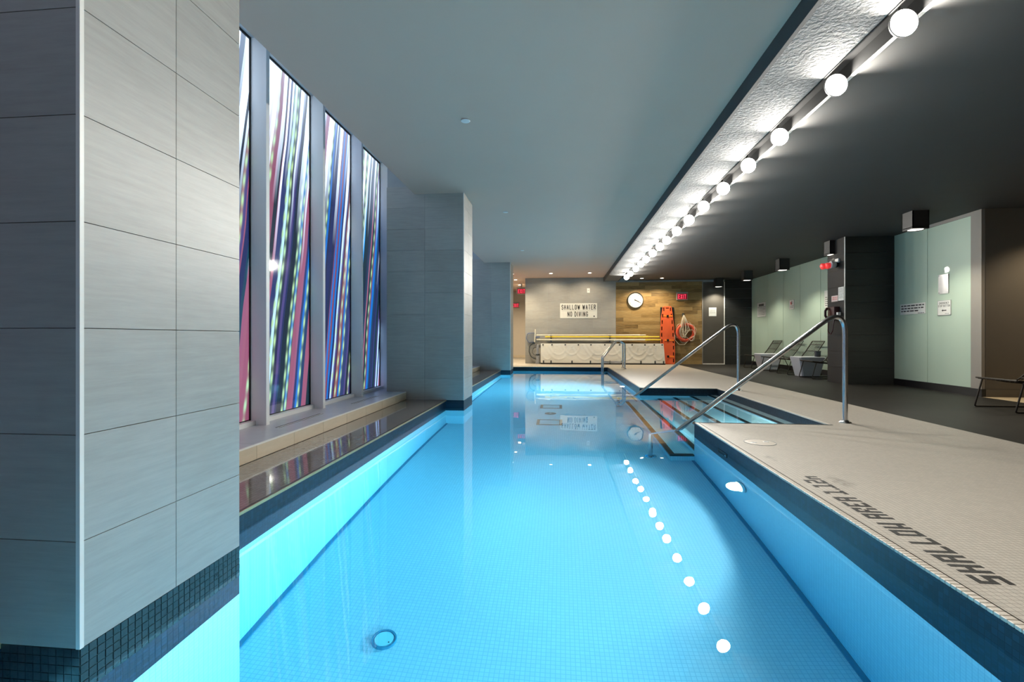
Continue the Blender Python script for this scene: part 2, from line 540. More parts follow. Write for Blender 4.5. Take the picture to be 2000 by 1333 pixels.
STROKES = {
    'S': [[(1, .8), (.8, 1), (.2, 1), (0, .8), (0, .65), (.2, .52), (.8, .48), (1, .35), (1, .2), (.8, 0), (.2, 0), (0, .2)]],
    'H': [[(0, 0), (0, 1)], [(1, 0), (1, 1)], [(0, .5), (1, .5)]], 'A': [[(0, 0), (.5, 1), (1, 0)], [(.2, .33), (.8, .33)]],
    'L': [[(0, 1), (0, 0), (1, 0)]], 'O': [[(0, .2), (0, .8), (.25, 1), (.75, 1), (1, .8), (1, .2), (.75, 0), (.25, 0), (0, .2)]],
    'W': [[(0, 1), (.25, 0), (.5, .85), (.75, 0), (1, 1)]], 'T': [[(0, 1), (1, 1)], [(.5, 0), (.5, 1)]],
    'E': [[(1, 1), (0, 1), (0, 0), (1, 0)], [(0, .52), (.8, .52)]], 'R': [[(0, 0), (0, 1), (.75, 1), (1, .85), (1, .65), (.75, .48), (0, .48)], [(.5, .48), (1, 0)]],
    'N': [[(0, 0), (0, 1), (1, 0), (1, 1)]], 'D': [[(0, 0), (0, 1), (.65, 1), (1, .75), (1, .25), (.65, 0), (0, 0)]], 'I': [[(.5, 0), (.5, 1)]],
    'V': [[(0, 1), (.5, 0), (1, 1)]], 'G': [[(1, .8), (.75, 1), (.25, 1), (0, .8), (0, .2), (.25, 0), (.75, 0), (1, .2), (1, .48), (.55, .48)]],
    'M': [[(0, 0), (0, 1), (.5, .3), (1, 1), (1, 0)]], 'C': [[(1, .8), (.75, 1), (.25, 1), (0, .8), (0, .2), (.25, 0), (.75, 0), (1, .2)]],
    'Y': [[(0, 1), (.5, .5), (1, 1)], [(.5, .5), (.5, 0)]], 'P': [[(0, 0), (0, 1), (.75, 1), (1, .85), (1, .6), (.75, .45), (0, .45)]],
    'B': [[(0, 0), (0, 1), (.7, 1), (.95, .85), (.95, .65), (.7, .52), (0, .52)], [(.7, .52), (1, .37), (1, .15), (.7, 0), (0, 0)]],
    'U': [[(0, 1), (0, .2), (.25, 0), (.75, 0), (1, .2), (1, 1)]], 'X': [[(0, 0), (1, 1)], [(0, 1), (1, 0)]]}
def block_text(txt, height, width, depth, material, weight=0.2):
    """bold sign lettering from plain strokes in the local xy plane, centred, fitted to width x height"""
    units = [0.45 if c == ' ' else (0.45 if c == 'I' else (1.35 if c in 'WM' else 1.0)) for c in txt]
    gap = 0.38
    total = sum(units) + gap * (len(txt) - 1)
    k = width / total
    th = weight * k
    bm = bmesh.new()
    x = -width / 2
    for c, u in zip(txt, units):
        for line in STROKES.get(c, []):
            P_ = [Vector((x + th / 2 + q[0] * (u * k - th), -height / 2 + th / 2 + q[1] * (height - th), 0)) for q in line]
            for a, b_ in zip(P_, P_[1:]):
                d_ = (b_ - a).normalized() * th / 2
                n_ = Vector((-d_.y, d_.x, 0))
                e_ = d_ * 0.85
                bm.faces.new([bm.verts.new((q.x, q.y, depth)) for q in (a - e_ - n_, b_ + e_ - n_, b_ + e_ + n_, a - e_ + n_)])
        x += (u + gap) * k
    me = bpy.data.meshes.new('lettering')
    bm.to_mesh(me)
    bm.free()
    me.materials.append(material)
    return me

SOUTH = (PI / 2, 0, 0)            # plate lies in a wall and faces -Y
WEST = (PI / 2, 0, -PI / 2)       # plate lies in a wall and faces -X

# ================================================================== SETTING
ZC, ZD = 3.046, 2.92              # light and dark ceilings
ZW, ZB, ZF = -0.115, -0.335, -1.30   # water, bottom of black band, pool floor
XL, XR = -1.68, 1.445             # pool sides
YN, YF = 0.40, 15.15              # pool ends
XCOL = -1.41                      # column face
SX, SY0, SY1 = 2.82, 5.40, 9.04   # step recess
YW = 17.2                         # far wall

# ---- deck
m = MB()
for x0, x1, y0, y1 in ((XR + 0.045, 3.97, -2.6, SY0 - 0.03), (SX + 0.03, 3.97, SY0 - 0.03, SY1 + 0.03), (XR + 0.045, 3.97, SY1 + 0.03, YW),
                       (-2.84, XR + 0.045, YF + 0.03, YW), (-2.84, -1.26, YW, 22.4)):
    m.box(x0, x1, y0, y1, -0.012, 0)
deck = struct(m.build('floor_deck', M['deck']))
m = MB()
m.box(3.97, 6.5, -2.6, YW, -0.012, 0)
struct(m.build('floor_dark', M['dark_floor']))
m = MB()
m.box(6.5, 9.2, -2.6, 8.16, -0.012, 0)
struct(m.build('floor_beige', M['beige_floor']))
m = MB()
m.box(-2.84, XL, YN - 0.03, YF + 0.03, -0.012, 0)
m.box(-2.84, XR + 0.045, -2.6, YN - 0.03, -0.012, 0)
struct(m.build('floor_ledge', M['ledge']))

# ---- pool shell
pool = struct(MB().box(XL - 0.3, XR + 0.3, YN - 0.3, YF + 0.3, ZF - 0.1, ZF).build('pool_basin', M['pool_z']))
tk = 0.14
MB().box(XL - tk, XL, YN - tk, YF + tk, ZF, ZB).build('pool_side', M['pool_x'], pool)
MB().box(XL - tk, XL, YN - tk, YF + tk, ZB, -0.012).build('waterline_band', M['band_x'], pool)
for y0, y1 in ((YN - tk, SY0), (SY1, YF + tk)):
    MB().box(XR, XR + tk, y0, y1, ZF, ZB).build('pool_side', M['pool_x'], pool)
    MB().box(XR, XR + tk, y0, y1, ZB, -0.012).build('waterline_band', M['band_x'], pool)
for y0, y1 in ((YF, YF + tk), (YN - tk, YN)):
    MB().box(XL, XR, y0, y1, ZF, ZB).build('pool_end', M['pool_y'], pool)
    MB().box(XL, XR, y0, y1, ZB, -0.012).build('waterline_band', M['band_y'], pool)
# recess walls of the entry steps
for y0, y1 in ((SY0 - tk, SY0), (SY1, SY1 + tk)):
    MB().box(XR + tk, SX + tk, y0, y1, ZF, ZB).build('recess_wall', M['pool_y'], pool)
    MB().box(XR + tk, SX + tk, y0, y1, ZB, -0.012).build('waterline_band', M['band_y'], pool)
MB().box(SX, SX + tk, SY0, SY1, ZF, ZB).build('recess_wall', M['pool_x'], pool)
MB().box(SX, SX + tk, SY0, SY1, ZB, -0.012).build('waterline_band', M['band_x'], pool)
# steps
ex = [2.65, 2.34, 2.04, 1.77, 1.455, 1.19]
ez = [-0.175, -0.36, -0.545, -0.73, -0.915, -1.10]
for i, (x, z) in enumerate(zip(ex, ez)):
    x1 = SX if i == 0 else ex[i - 1]
    MB().box(x, x1 + (0.0 if i == 0 else 0.0), SY0, SY1, ZF, z).build('step', M['step_tile'], pool)
    MB().box(x - 0.006, x + 0.055, SY0, SY1, z - 0.045, z + 0.003).build('step_nosing', M['step_edge'], pool)
MB().box(1.19, XR, SY0 - 0.006, SY0 + 0.05, ez[5] - 0.045, ez[5] + 0.004).build('step_nosing', M['step_edge'], pool)
# cove line where side and floor meet
for x0, x1 in ((XL, XL + 0.03), (XR - 0.03, XR)):
    MB().box(x0, x1, YN, YF, ZF, ZF + 0.012).build('cove_strip', M['drain_ring'], pool)

# ---- coping: one nosing tile after the other near the camera, longer bars beyond
nos = MB().box(-0.0185, 0.0185, -0.0118, 0.0118, -0.012, 0.002, 0.003).mesh('nosing_tile', M['nosing'])
y = YN + 0.0127
cop = struct(MB().box(XR + 0.037, XR + 0.045, YN - 0.03, SY0 - 0.03, -0.012, -0.004).build('trim_coping', M['groove']))
while y < SY0 - 0.03:
    if y < YN + 0.0254 * 290:
        link('nosing_tile', nos, cop, (XR + 0.0185, y, 0))
    y += 0.0254
MB().box(XR, XR + 0.037, SY1 + 0.03, YF, -0.012, 0.002).build('nosing_bar', M['step_edge'], cop)
MB().box(XR + 0.037, XR + 0.045, SY1 + 0.03, YF + 0.03, -0.012, -0.001).build('nosing_bar', M['nosing'], cop)
MB().box(XR, SX + 0.03, SY1, SY1 + 0.03, -0.012, 0.001).build('nosing_bar', M['nosing'], cop)
MB().box(XR, SX + 0.03, SY0 - 0.03, SY0, -0.012, 0.002).build('nosing_bar', M['step_edge'], cop)
MB().box(SX, SX + 0.03, SY0, SY1, -0.012, 0.001).build('nosing_bar', M['nosing'], cop)
MB().box(-1.68, XR + 0.03, YF, YF + 0.03, -0.012, 0.001).build('nosing_bar', M['nosing'], cop)
MB().box(XL, XR, YN - 0.03, YN, -0.012, 0.001).build('nosing_bar', M['nosing'], cop)
# brass line and black lip along the ledge
MB().box(XL, XL + 0.007, YN, YF, -0.014, 0.003).build('edge_strip', M['brass'], cop)
MB().box(XL - 0.016, XL, YN, YF, -0.012, 0.002).build('lip_strip', M['step_edge'], cop)

# ---- water
bmw = MB()
bmw.box(XL - 0.03, XR + 0.03, YN - 0.03, YF + 0.03, ZF - 0.02, ZW)
bmw.box(XR + 0.03, SX + 0.03, SY0 - 0.03, SY1 + 0.03, ZF - 0.02, ZW)
bmesh.ops.remove_doubles(bmw.bm, verts=bmw.bm.verts, dist=1e-5)
bmw.bm.free()
bmw = MB()
xs, ys = [XL - 0.03, XR + 0.03, SX + 0.03], [YN - 0.03, SY0 - 0.03, SY1 + 0.03, YF + 0.03]
ol = [(xs[0], ys[0]), (xs[1], ys[0]), (xs[1], ys[1]), (xs[2], ys[1]), (xs[2], ys[2]), (xs[1], ys[2]), (xs[1], ys[3]), (xs[0], ys[3])]
top = [bmw.bm.verts.new((x, y, ZW)) for x, y in ol]
bot = [bmw.bm.verts.new((x, y, ZF - 0.02)) for x, y in ol]
bmw.bm.faces.new(top)
bmw.bm.faces.new(bot[::-1])
for i in range(8):
    j = (i + 1) % 8
    bmw.bm.faces.new((top[j], top[i], bot[i], bot[j]))
bmesh.ops.triangulate(bmw.bm, faces=[f for f in bmw.bm.faces if len(f.verts) > 4])
struct(bmw.build('water', M['water']))

# ---- large wall tiles
def tile_field(parent, mat, face, a0, a1, z0, z1, plane, cols, rows, t=0.008, gap=0.0025, joint=None):
    """cols x rows separate tiles on a wall; face 'S' = plane y faces -Y, 'E' = plane x faces +X, 'W' = faces -X"""
    w, h = (a1 - a0) / cols, (z1 - z0) / rows
    b = MB()
    if face in 'SN':
        b.box(-w / 2 + gap / 2, w / 2 - gap / 2, -t, 0, -h / 2 + gap / 2, h / 2 - gap / 2)
    else:
        b.box(-t, 0, -w / 2 + gap / 2, w / 2 - gap / 2, -h / 2 + gap / 2, h / 2 - gap / 2)
    me = b.mesh('tile', mat)
    for i in range(cols):
        for k in range(rows):
            a, z = a0 + (i + 0.5) * w, z0 + (k + 0.5) * h
            if face == 'S':
                loc = (a, plane + t, z)
            elif face == 'N':
                loc = (a, plane, z)
            elif face == 'E':
                loc = (plane, a, z)
            else:
                loc = (plane + t, a, z)
            link('tile', me, parent, loc)

def column(y0, y1, x0, mosaic_tiles=False):
    e = 0.008
    c = struct(MB().box(x0 + e, XCOL - e, y0 + e, y1, 0, 3.9).build('column', M['grout']))
    MB().box(x0, XCOL - 0.004, y0 + 0.004, y1, ZB, 0).build('column_band', M['band_grout'] if mosaic_tiles else M['band_x'], c)
    MB().box(x0, XCOL, y0, y1, ZF, ZB).build('column_base', M['pool_x'], c)
    tile_field(c, M['wall_tile'], 'E', y0 + 0.006, y1, 0, 3.16, XCOL, 2, 10)
    tile_field(c, M['wall_tile'], 'S', x0, XCOL - 0.006, 0, 3.16, y0, 2, 10)
    MB().box(XCOL - 0.012, XCOL + 0.001, y0 - 0.001, y0 + 0.012, 0, 3.1).build('corner_strip', M['edge'], c)
    if mosaic_tiles:
        p = 0.0254
        me = MB().box(-0.005, 0, -p / 2 + 0.0011, p / 2 - 0.0011, -p / 2 + 0.0011, p / 2 - 0.0011).mesh('band_tile', M['band_tile'])
        n = int((y1 - y0) / p)
        for i in range(n):
            for k in range(6):
                link('band_tile', me, c, (XCOL + R.uniform(-0.0006, 0.0006), y0 + 0.002 + (i + 0.5) * (y1 - y0) / n, -(k + 0.5) * p))
        me2 = MB().box(-p / 2 + 0.0011, p / 2 - 0.0011, 0, 0.005, -p / 2 + 0.0011, p / 2 - 0.0011).mesh('band_tile', M['band_tile'])
        for i in range(19):
            for k in range(6):
                link('band_tile', me2, c, (XCOL - 0.002 - (i + 0.5) * p, y0 + R.uniform(-0.0006, 0.0006), -(k + 0.5) * p))
        MB().box(XCOL - 0.006, XCOL - 0.0006, y0 + 0.0006, y1, ZB, -6 * p - 0.001).build('column_band', M['band_x'], c)
        MB().box(x0, XCOL - 0.001, y0 + 0.0006, y0 + 0.02, ZB, -6 * p - 0.001).build('column_band', M['band_y'], c)
    return c
column(1.283, 1.992, -2.5, True)
column(6.95, 7.62, -2.58)
column(13.5, 14.3, -2.5)

# ---- window wall
XG, XFIN = -2.84, -2.68
fins = [4.155 + 1.06 * k for k in range(-6, 10)]  # first bays, behind the camera, are unseen and added for extra blue light
ww = struct(MB().box(-3.1, XG - 0.06, -2.6, 22.4, -0.1, 4.0).build('wall_left', M['head_wall']))
MB().box(XG - 0.06, XFIN - 0.1, -2.6, fins[0], 0, 3.9).build('wall_section', M['head_wall'], ww)
MB().box(XG - 0.06, XFIN - 0.1, fins[-1] + 0.05, 22.4, 0, 3.9).build('wall_section', M['head_wall'], ww)
MB().box(XG - 0.06, XG + 0.05, fins[0], fins[-1], 3.675, 3.9).build('wall_section', M['head_wall'], ww)
for i in range(len(fins) - 1):
    a, b = fins[i] + 0.05, fins[i + 1]
    w = struct(MB().box(XG - 0.05, XFIN, fins[i], a, 0.118, 3.9).build('window_%d' % (i + 1), M['fin']))
    MB().box(XG - 0.012, XG, a - 0.01, b + 0.01, 0.13, 3.675).build('window_pane', M['film'], w)
    MB().box(XG - 0.02, XG + 0.06, a, b, 0.118, 0.160).build('bottom_rail', M['fin'], w)
    g = MB()
    g.box(XG - 0.005, XG + 0.012, b - 0.014, b, 0.16, 3.675)
    g.box(XG - 0.005, XG + 0.010, a, a + 0.004, 0.16, 3.675)
    g.box(XG - 0.005, XG + 0.012, a, b, 3.655, 3.675)
    g.box(XG - 0.005, XG + 0.004, a, b, 0.16, 0.168)
    g.build('gasket', M['gasket'], w)
struct(MB().box(XG - 0.05, XFIN, fins[-1], fins[-1] + 0.05, 0.118, 3.9).build('window_16', M['fin']))

# ---- sill bench along the windows
bench = struct(MB().box(-2.84, -2.292, YN, 16.2, 0, 0.106).build('trim_sill', M['grout']))
me = MB().box(-0.012, 0, -0.2545, 0.2545, -0.051, 0.051).mesh('tile', M['riser'])
me2 = MB().box(-0.272, 0.274, -0.2545, 0.2545, -0.006, 0.006).mesh('tile', M['sill_top'])
y = 1.88 - 0.5125 * 2
while y < 16.0:
    link('tile', me, bench, (-2.28, y + 0.256, 0.055))
    link('tile', me2, bench, (-2.566, y + 0.256, 0.112))
    y += 0.5125
MB().box(-2.292, -2.279, YN, 16.2, 0.106, 0.1185).build('edge_strip', M['edge'], bench)
for a, b in ((2.5, 3.3), (4.05, 4.85), (5.6, 6.4), (8.6, 9.4)):
    MB().box(-2.512, -2.497, a, b, 0.1175, 0.1195).build('sill_grille', M['edge'], bench)
    MB().box(-2.496, -2.488, a, b, 0.1175, 0.119).build('sill_grille', M['gasket'], bench)
    MB().box(-2.53, -2.513, a, b, 0.1175, 0.119).build('sill_grille', M['gasket'], bench)

# ---- ceilings and beam
XB, XS0, XS1 = 1.508, 2.01, 2.20
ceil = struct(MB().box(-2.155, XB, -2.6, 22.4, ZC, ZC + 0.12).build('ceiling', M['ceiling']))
MB().box(-3.1, -2.155, -2.6, 22.4, 3.9, 4.0).build('ceiling_pocket', M['head_wall'], ceil)
MB().box(-2.2, -2.155, -2.6, 22.4, ZC + 0.12, 3.95).build('pocket_side', M['head_wall'], ceil)
beam = struct(MB().box(XB, XB + 0.03, -2.6, YW, 2.905, 3.2).build('ceiling_beam', M['beam']))
MB().box(XB + 0.03, XS0, -2.6, YW, 2.905, 2.96).build('beam_soffit', M['stucco'], beam)
MB().box(XS0 - 0.012, XS0, -2.6, YW, 2.90, 2.905).build('edge_strip', M['slot'], beam)
sl = MB()
sl.box(XS0 - 0.02, XS1 + 0.02, -2.6, YW, 3.03, 3.06)
sl.box(XS0 - 0.02, XS0, -2.6, YW, 2.96, 3.03)
sl.box(XS1, XS1 + 0.02, -2.6, YW, ZD, 3.03)
sl.build('lamp_slot', M['slot'], beam)
dark = struct(MB().box(XS1 + 0.02, 9.2, -2.6, YW, ZD, ZD + 0.12).build('ceiling_dark', M['dark_ceiling']))
MB().box(XS1 - 0.002, XS1 + 0.022, -2.6, YW, ZD - 0.008, ZD).build('edge_strip', M['edge'], dark)

# ---- far wall: tiles, timber, panel
fw = struct(MB().box(-1.26, 6.8, YW + 0.01, YW + 0.2, 0, 3.2).build('wall_far', M['grout']))
MB().box(-1.26, -1.24, YW + 0.2, 22.4, 0, 3.2).build('wall_section', M['plaster'], fw)
tile_field(fw, M['wall_tile'], 'S', -1.26, 1.93, 0, 3.16, YW, 4, 10, gap=0.003)
# planks
ph = 2.86 / 23
for k in range(23):
    x = 1.93 - R.uniform(0, 0.5)
    while x < 4.86:
        L = R.choice((0.45, 0.6, 0.75, 0.9, 1.05))
        a, b = max(x, 1.932), min(x + L, 4.858)
        if b - a > 0.04:
            MB().box(a + 0.001, b - 0.001, YW - R.uniform(0.002, 0.006), YW + 0.01, k * ph + 0.001, (k + 1) * ph - 0.001).build('plank', M['wood'], fw)
        x += L
MB().box(4.86, 4.885, YW - 0.012, YW + 0.01, 0, 2.86).build('edge_strip', M['plaster_grey'], fw)
MB().box(1.93, 4.9, YW - 0.01, YW + 0.01, 2.86, 2.885).build('edge_strip', M['plaster_grey'], fw)
d = struct(MB().box(4.885, 5.585, YW - 0.004, YW + 0.008, 0.03, 2.84).build('door_1', M['brown_tile']))
MB().box(4.885, 5.585, YW - 0.012, YW + 0.01, 0, 0.03).build('door_sill', M['edge'], d)
MB().box(5.585, 5.61, YW - 0.02, YW + 0.01, 0, 2.84).build('door_edge', M['edge'], d)
tile_field(fw, M['dark_tile'], 'S', 5.61, 6.5, 0, 2.92, YW - 0.002, 1, 9, gap=0.005)

# ---- right side: glass clad wall, tiled pier, second glass wall
wr = struct(MB().box(6.512, 6.8, 8.36, YW, 0, 2.92).build('wall_right', M['gasket']))
MB().box(6.505, 6.55, 10.13, YW, 0, 0.12).build('baseboard', M['black'], wr)
MB().box(6.49, 6.55, 8.16, 10.13, 0, 0.12).build('baseboard', M['black'], wr)
jy = [10.8, 11.78, 12.81, 13.85, 14.85, 15.9, 16.9, 17.195]
for a, b in zip(jy, jy[1:]):
    MB().box(6.5, 6.51, a + 0.006, b - 0.006, 0.125, 2.915).build('glass_panel', M['glass_panel'], wr)
for a, b, zt in ((8.36, 9.27, 2.86), (9.27, 10.13, 2.915)):
    MB().box(6.5, 6.51, a + 0.004, b - 0.004, 0.125, zt).build('glass_panel', M['glass_panel'], wr)
MB().box(6.503, 6.512, 8.36, 9.27, 2.865, 2.92).build('head_strip', M['plaster_grey'], wr)
MB().box(6.498, 6.8, 8.164, 8.36, 0.12, 2.92).build('wall_end', M['plaster_grey'], wr)
# pier
pr = struct(MB().box(5.598, 6.5, 10.138, 10.75, 0, 2.92).build('column_dark', M['grout_dark']))
tile_field(pr, M['dark_tile'], 'S', 5.6, 6.5, 0, 2.92, 10.13, 1, 9, gap=0.005)
tile_field(pr, M['pier_tile'], 'W', 10.14, 10.75, 0, 2.92, 5.59, 1, 9, gap=0.004)
MB().box(5.588, 5.60, 10.126, 10.142, 0, 2.92).build('corner_strip', M['edge'], pr)
# corridor wall facing the camera
cw = struct(MB().box(6.55, 9.2, 8.16, 8.36, 0, 2.92).build('wall_corridor', M['plaster']))
MB().box(6.55, 9.2, 8.148, 8.16, 0, 0.115).build('baseboard', M['plaster'], cw)
MB().box(6.49, 6.55, 8.15, 8.163, 0, 0.12).build('baseboard', M['black'], cw)
struct(MB().box(9.2, 9.4, -2.6, 8.4, 0, 2.95).build('wall_side', M['plaster']))
struct(MB().box(-3.1, 9.4, -2.8, -2.6, -0.1, 4.0).build('wall_back', M['dark_tile']))
# corridor behind the far wall on the left
bw = struct(MB().box(-3.1, -1.2, 22.2, 22.4, 0, 3.2).build('wall_hall', M['head_wall_warm']))
MB().box(-2.84, -1.26, 22.185, 22.2, 0, 0.11).build('baseboard', M['riser'], bw)

# ---- lettering set into the deck, five tiles tall, reading away from the camera
F5 = {'S': ('111', '100', '111', '001', '111'), 'H': ('101', '101', '111', '101', '101'), 'A': ('111', '101', '111', '101', '101'),
      'L': ('100', '100', '100', '100', '111'), 'O': ('111', '101', '101', '101', '111'), 'W': ('10101', '10101', '10101', '11111', '01010'),
      'R': ('111', '101', '110', '101', '101'), 'E': ('111', '100', '110', '100', '111'), '1': ('11', '01', '01', '01', '11'),
      '.': ('0', '0', '0', '0', '1'), '2': ('111', '001', '111', '100', '111'), 'm': ('000', '000', '111', '101', '101'), ' ': ('0',) * 5}
F5['W'] = ('101', '101', '101', '111', '101')
F5['1'] = ('110', '010', '010', '010', '111')
p = 0.0236
y = 1.965
for ch in 'SHALLOW AREA 1.12m':
    rows = F5[ch]
    if ch != ' ':
        b = MB()
        for r in range(5):
            for c in range(len(rows[0])):
                if rows[r][c] == '1':
                    x0, y0 = 1.558 + r * 0.0254, y + c * p
                    b.box(x0 + 0.0005, x0 + 0.0249, y0 + 0.0006, y0 + p - 0.0006, -0.002, 0.0006)
        b.build('letter', M['letter'], deck)
    y += (len(rows[0]) + (0.72 if ch != '.' else 0.5)) * p if ch != ' ' else 1.6 * p

# ================================================================== LAMPS
ORD = ['first', 'second', 'third', 'fourth', 'fifth', 'sixth', 'seventh', 'eighth', 'ninth', 'tenth', 'eleventh', 'twelfth', 'thirteenth', 'fourteenth', 'fifteenth', 'sixteenth']
lampY = [3.19, 3.92, 4.875, 5.65, 6.49, 7.35, 8.16, 9.0, 9.83, 10.5, 11.29, 12.16, 12.95, 13.8, 14.85, 15.7]
ROT = Matrix.Rotation(PI / 2 + math.radians(5), 4, 'X')   # local z -> -Y, a little down
def make_track_lamp():
    o = thing('track_lamp', '', 'lamp', (2.098, 0, 2.855), group='round lamps along the ceiling slot')
    MB().lathe([(0.0, -0.022), (0.07, -0.02), (0.081, -0.008), (0.084, 0.006), (0.084, 0.010), (0.0795, 0.010), (0.0795, 0.0), (0.0, 0.0)], ROT, 28).build('lamp_can', M['box_light'], o, True)
    MB().lathe([(0.0785, 0.004), (0.055, 0.010), (0.0, 0.013)], ROT, 28).build('lamp_lens', M['lamp_lens'], o, True)
    MB().tube(fillet([(0, 0.035, 0.05), (0, 0.04, 0.175)], 0.01), 0.009, 8).build('lamp_stem', M['box_light'], o)
    return o
proto = make_track_lamp()
for i, yy in enumerate(lampY):
    lab = 'lit round white lamp, %s from the near end of the ceiling slot' % ORD[i]
    if i == 15:
        lab = 'lit round white lamp, last at the far end of the ceiling slot'
    if i == 0:
        proto.location = (2.098, yy, 2.855)
        proto['label'] = lab
    else:
        dup(proto, (2.098, yy, 2.855), label=lab)
for k, yy in enumerate((2.35,)):
    o = dup(proto, (2.098, yy, 2.855), label='lit round lamp in the ceiling slot, above the frame, %s before the first seen' % ('one', 'two', 'three')[k])

def spot(parent, loc, watts, angle, blend, col, rot=(0, 0, 0), rad=0.05):
    l = bpy.data.lights.new('lamp_light', 'SPOT')
    l.energy = watts
    l.spot_size = math.radians(angle)
    l.spot_blend = blend
    l.color = col
    l.shadow_soft_size = rad
    o = bpy.data.objects.new('lamp_light', l)
    C.objects.link(o)
    o.parent = parent
    o.location = loc
    o.rotation_euler = rot
    return o

def downlight(x, y, z, label, watts=DOWN_W, col=(1.0, 0.82, 0.56), angle=125, tilt=0):
    o = thing('downlight', label, 'lamp', (x, y, z), group='small recessed downlights')
    MB().lathe([(0.052, -0.004), (0.07, -0.006), (0.075, -0.001), (0.075, 0.0)], seg=20).build('trim_ring', M['white'], o, True)
    MB().lathe([(0.052, -0.004), (0.03, -0.007), (0.0, -0.008)], seg=20).build('lens', M['down_lens'], o, True)
    spot(o, (0, 0, -0.03), watts, angle, 0.55, col, (math.radians(tilt), 0, 0))
downlight(-0.319, 15.95, ZC, 'small lit downlight in the pale ceiling left of the shallow water sign', tilt=27)
downlight(0.949, 15.95, ZC, 'small lit downlight in the pale ceiling above the white wall device', tilt=27)
downlight(-1.608, 15.95, ZC, 'nearest lit downlight of the three leading into the left passage', 260, angle=150)
downlight(-1.647, 17.6, ZC, 'middle lit downlight of the three leading into the left passage', 260, angle=150)
downlight(-1.643, 19.33, ZC, 'farthest lit downlight of the three leading into the left passage', 330, angle=165)
downlight(2.72, 16.55, ZD, 'small lit downlight in the dark ceiling above the wall clock', 120, tilt=6)
downlight(3.38, 16.55, ZD, 'small lit downlight in the dark ceiling above the orange rescue board', 120, tilt=6)
downlight(7.5, 7.3, ZD, 'small downlight in the passage beyond the right edge, outside the view', 120)

for k, (yy, lab) in enumerate(((8.15, 'dark square ceiling light nearest the viewer beside the second glass wall'), (10.48, 'dark square ceiling light in front of the tiled pier'),
                               (12.77, 'dark square ceiling light, third from the viewer'), (14.93, 'dark square ceiling light, fourth from the viewer'),
                               (16.75, 'dark square ceiling light farthest away, by the brown door'))):
    xx = 5.62 if k < 3 else (5.55 if k == 3 else 5.30)
    o = thing('ceiling_light', lab, 'lamp', (xx, yy + 0.12, ZD), group='square surface lights on the dark ceiling')
    b = MB()
    hw = 0.12
    for a in ((-hw, -hw + 0.012, -hw, hw), (hw - 0.012, hw, -hw, hw), (-hw, hw, -hw, -hw + 0.012), (-hw, hw, hw - 0.012, hw)):
        b.box(*a, -0.285, 0)
    b.box(-hw, hw, -hw, hw, -0.262, -0.25)
    b.build('housing', M['box_light'], o)
    MB().lathe([(0.10, -0.268), (0.10, -0.281), (0.06, -0.284), (0.0, -0.285)], seg=24).build('lens', M['box_lens'], o, True)
    spot(o, (0.0, 0, -0.30), BOX_W, 125, 0.6, (1.0, 0.93, 0.76))

for yy, lab in ((4.633, 'flat white sprinkler cover in the pale ceiling, nearest of three'), (8.071, 'flat white sprinkler cover in the pale ceiling, middle of three'),
                (11.65, 'flat white sprinkler cover in the pale ceiling, farthest of three')):
    o = thing('sprinkler_cover', lab, 'sprinkler', (-0.925, yy, ZC), group='ceiling sprinkler covers')
    MB().lathe([(0.0, -0.012), (0.043, -0.011), (0.046, -0.008), (0.046, -0.005)], seg=24).build('plate', M['white'], o, True)
    MB().lathe([(0.034, -0.005), (0.034, 0.0)], seg=20).build('collar', M['lamp_can'], o, True)

# underwater lamps
def pool_lamp(x, y, rz, label, watts, z=-0.66):
    o = thing('pool_lamp', label, 'lamp', (x, y, z), rz, group='underwater pool lamps')
    mt = Matrix.Rotation(-PI / 2, 4, 'Y')          # local z -> -x
    MB().lathe([(0.085, 0.0), (0.098, 0.006), (0.098, 0.022), (0.085, 0.026), (0.083, 0.02)], mt, 28).build('rim', M['white'], o, True)
    MB().lathe([(0.083, 0.02), (0.05, 0.03), (0.0, 0.034)], mt, 28).build('lens', M['pool_lens'], o, True)
    spot(o, (-0.05, 0, 0), watts, 165, 0.8, (0.90, 0.96, 1.0), (0, PI / 2 + math.radians(5), 0), 0.07)
pool_lamp(XR, 4.02, 0, 'round glowing lamp set in the right pool wall below the waterline near the steps', POOL_W)
pool_lamp(XR, 11.0, 0, 'round glowing lamp in the right pool wall beyond the steps, near the ladder', POOL_W * 1.8)
pool_lamp(XR, 0.95, 0, 'added round lamp in the right pool wall near the camera, unseen below the view', POOL_W * 0.7)  # added, unseen: brightens the pool floor close to the camera
pool_lamp(2.15, SY0, -PI / 2, 'added round lamp in the near wall of the step recess, unseen under the deck edge', POOL_W * 0.28, -0.24)  # unseen lamp added to put light on the step treads

# ================================================================== POOL FITTINGS
def rail(Y, x_base, label):
    o = thing('handrail', label, 'handrail', (x_base, Y, 0), group='stainless entry handrails')
    path = fillet([(0, 0, 0.0), (0, 0, 1.10), (-0.075, 0, 1.22), (-2.08, 0, -0.375), (-2.08, 0, ZF)], [0, 0.18, 0.12, 0.06, 0], 8)
    path = fillet([(0, 0, 0.0), (0, 0, 1.262), (-2.06, 0, -0.355), (-2.06, 0, ZF)], [0, 0.15, 0.05, 0], 12)
    MB().tube(path, 0.025, 14).build('tube', M['steel'], o, True)
    MB().lathe([(0.026, 0.03), (0.032, 0.028), (0.06, 0.006), (0.062, 0.0)], seg=24).build('base_flange', M['steel'], o, True)
    MB().lathe([(0.026, 0.03), (0.032, 0.028), (0.065, 0.006), (0.068, 0.0)], Matrix.Translation((-2.06, 0, ZF)), 24).build('floor_flange', M['steel'], o, True)
rail(5.55, 3.066, 'sloping stainless handrail nearest the camera, rising from the pool steps')
rail(8.75, 3.085, 'sloping stainless handrail on the far side of the pool steps')

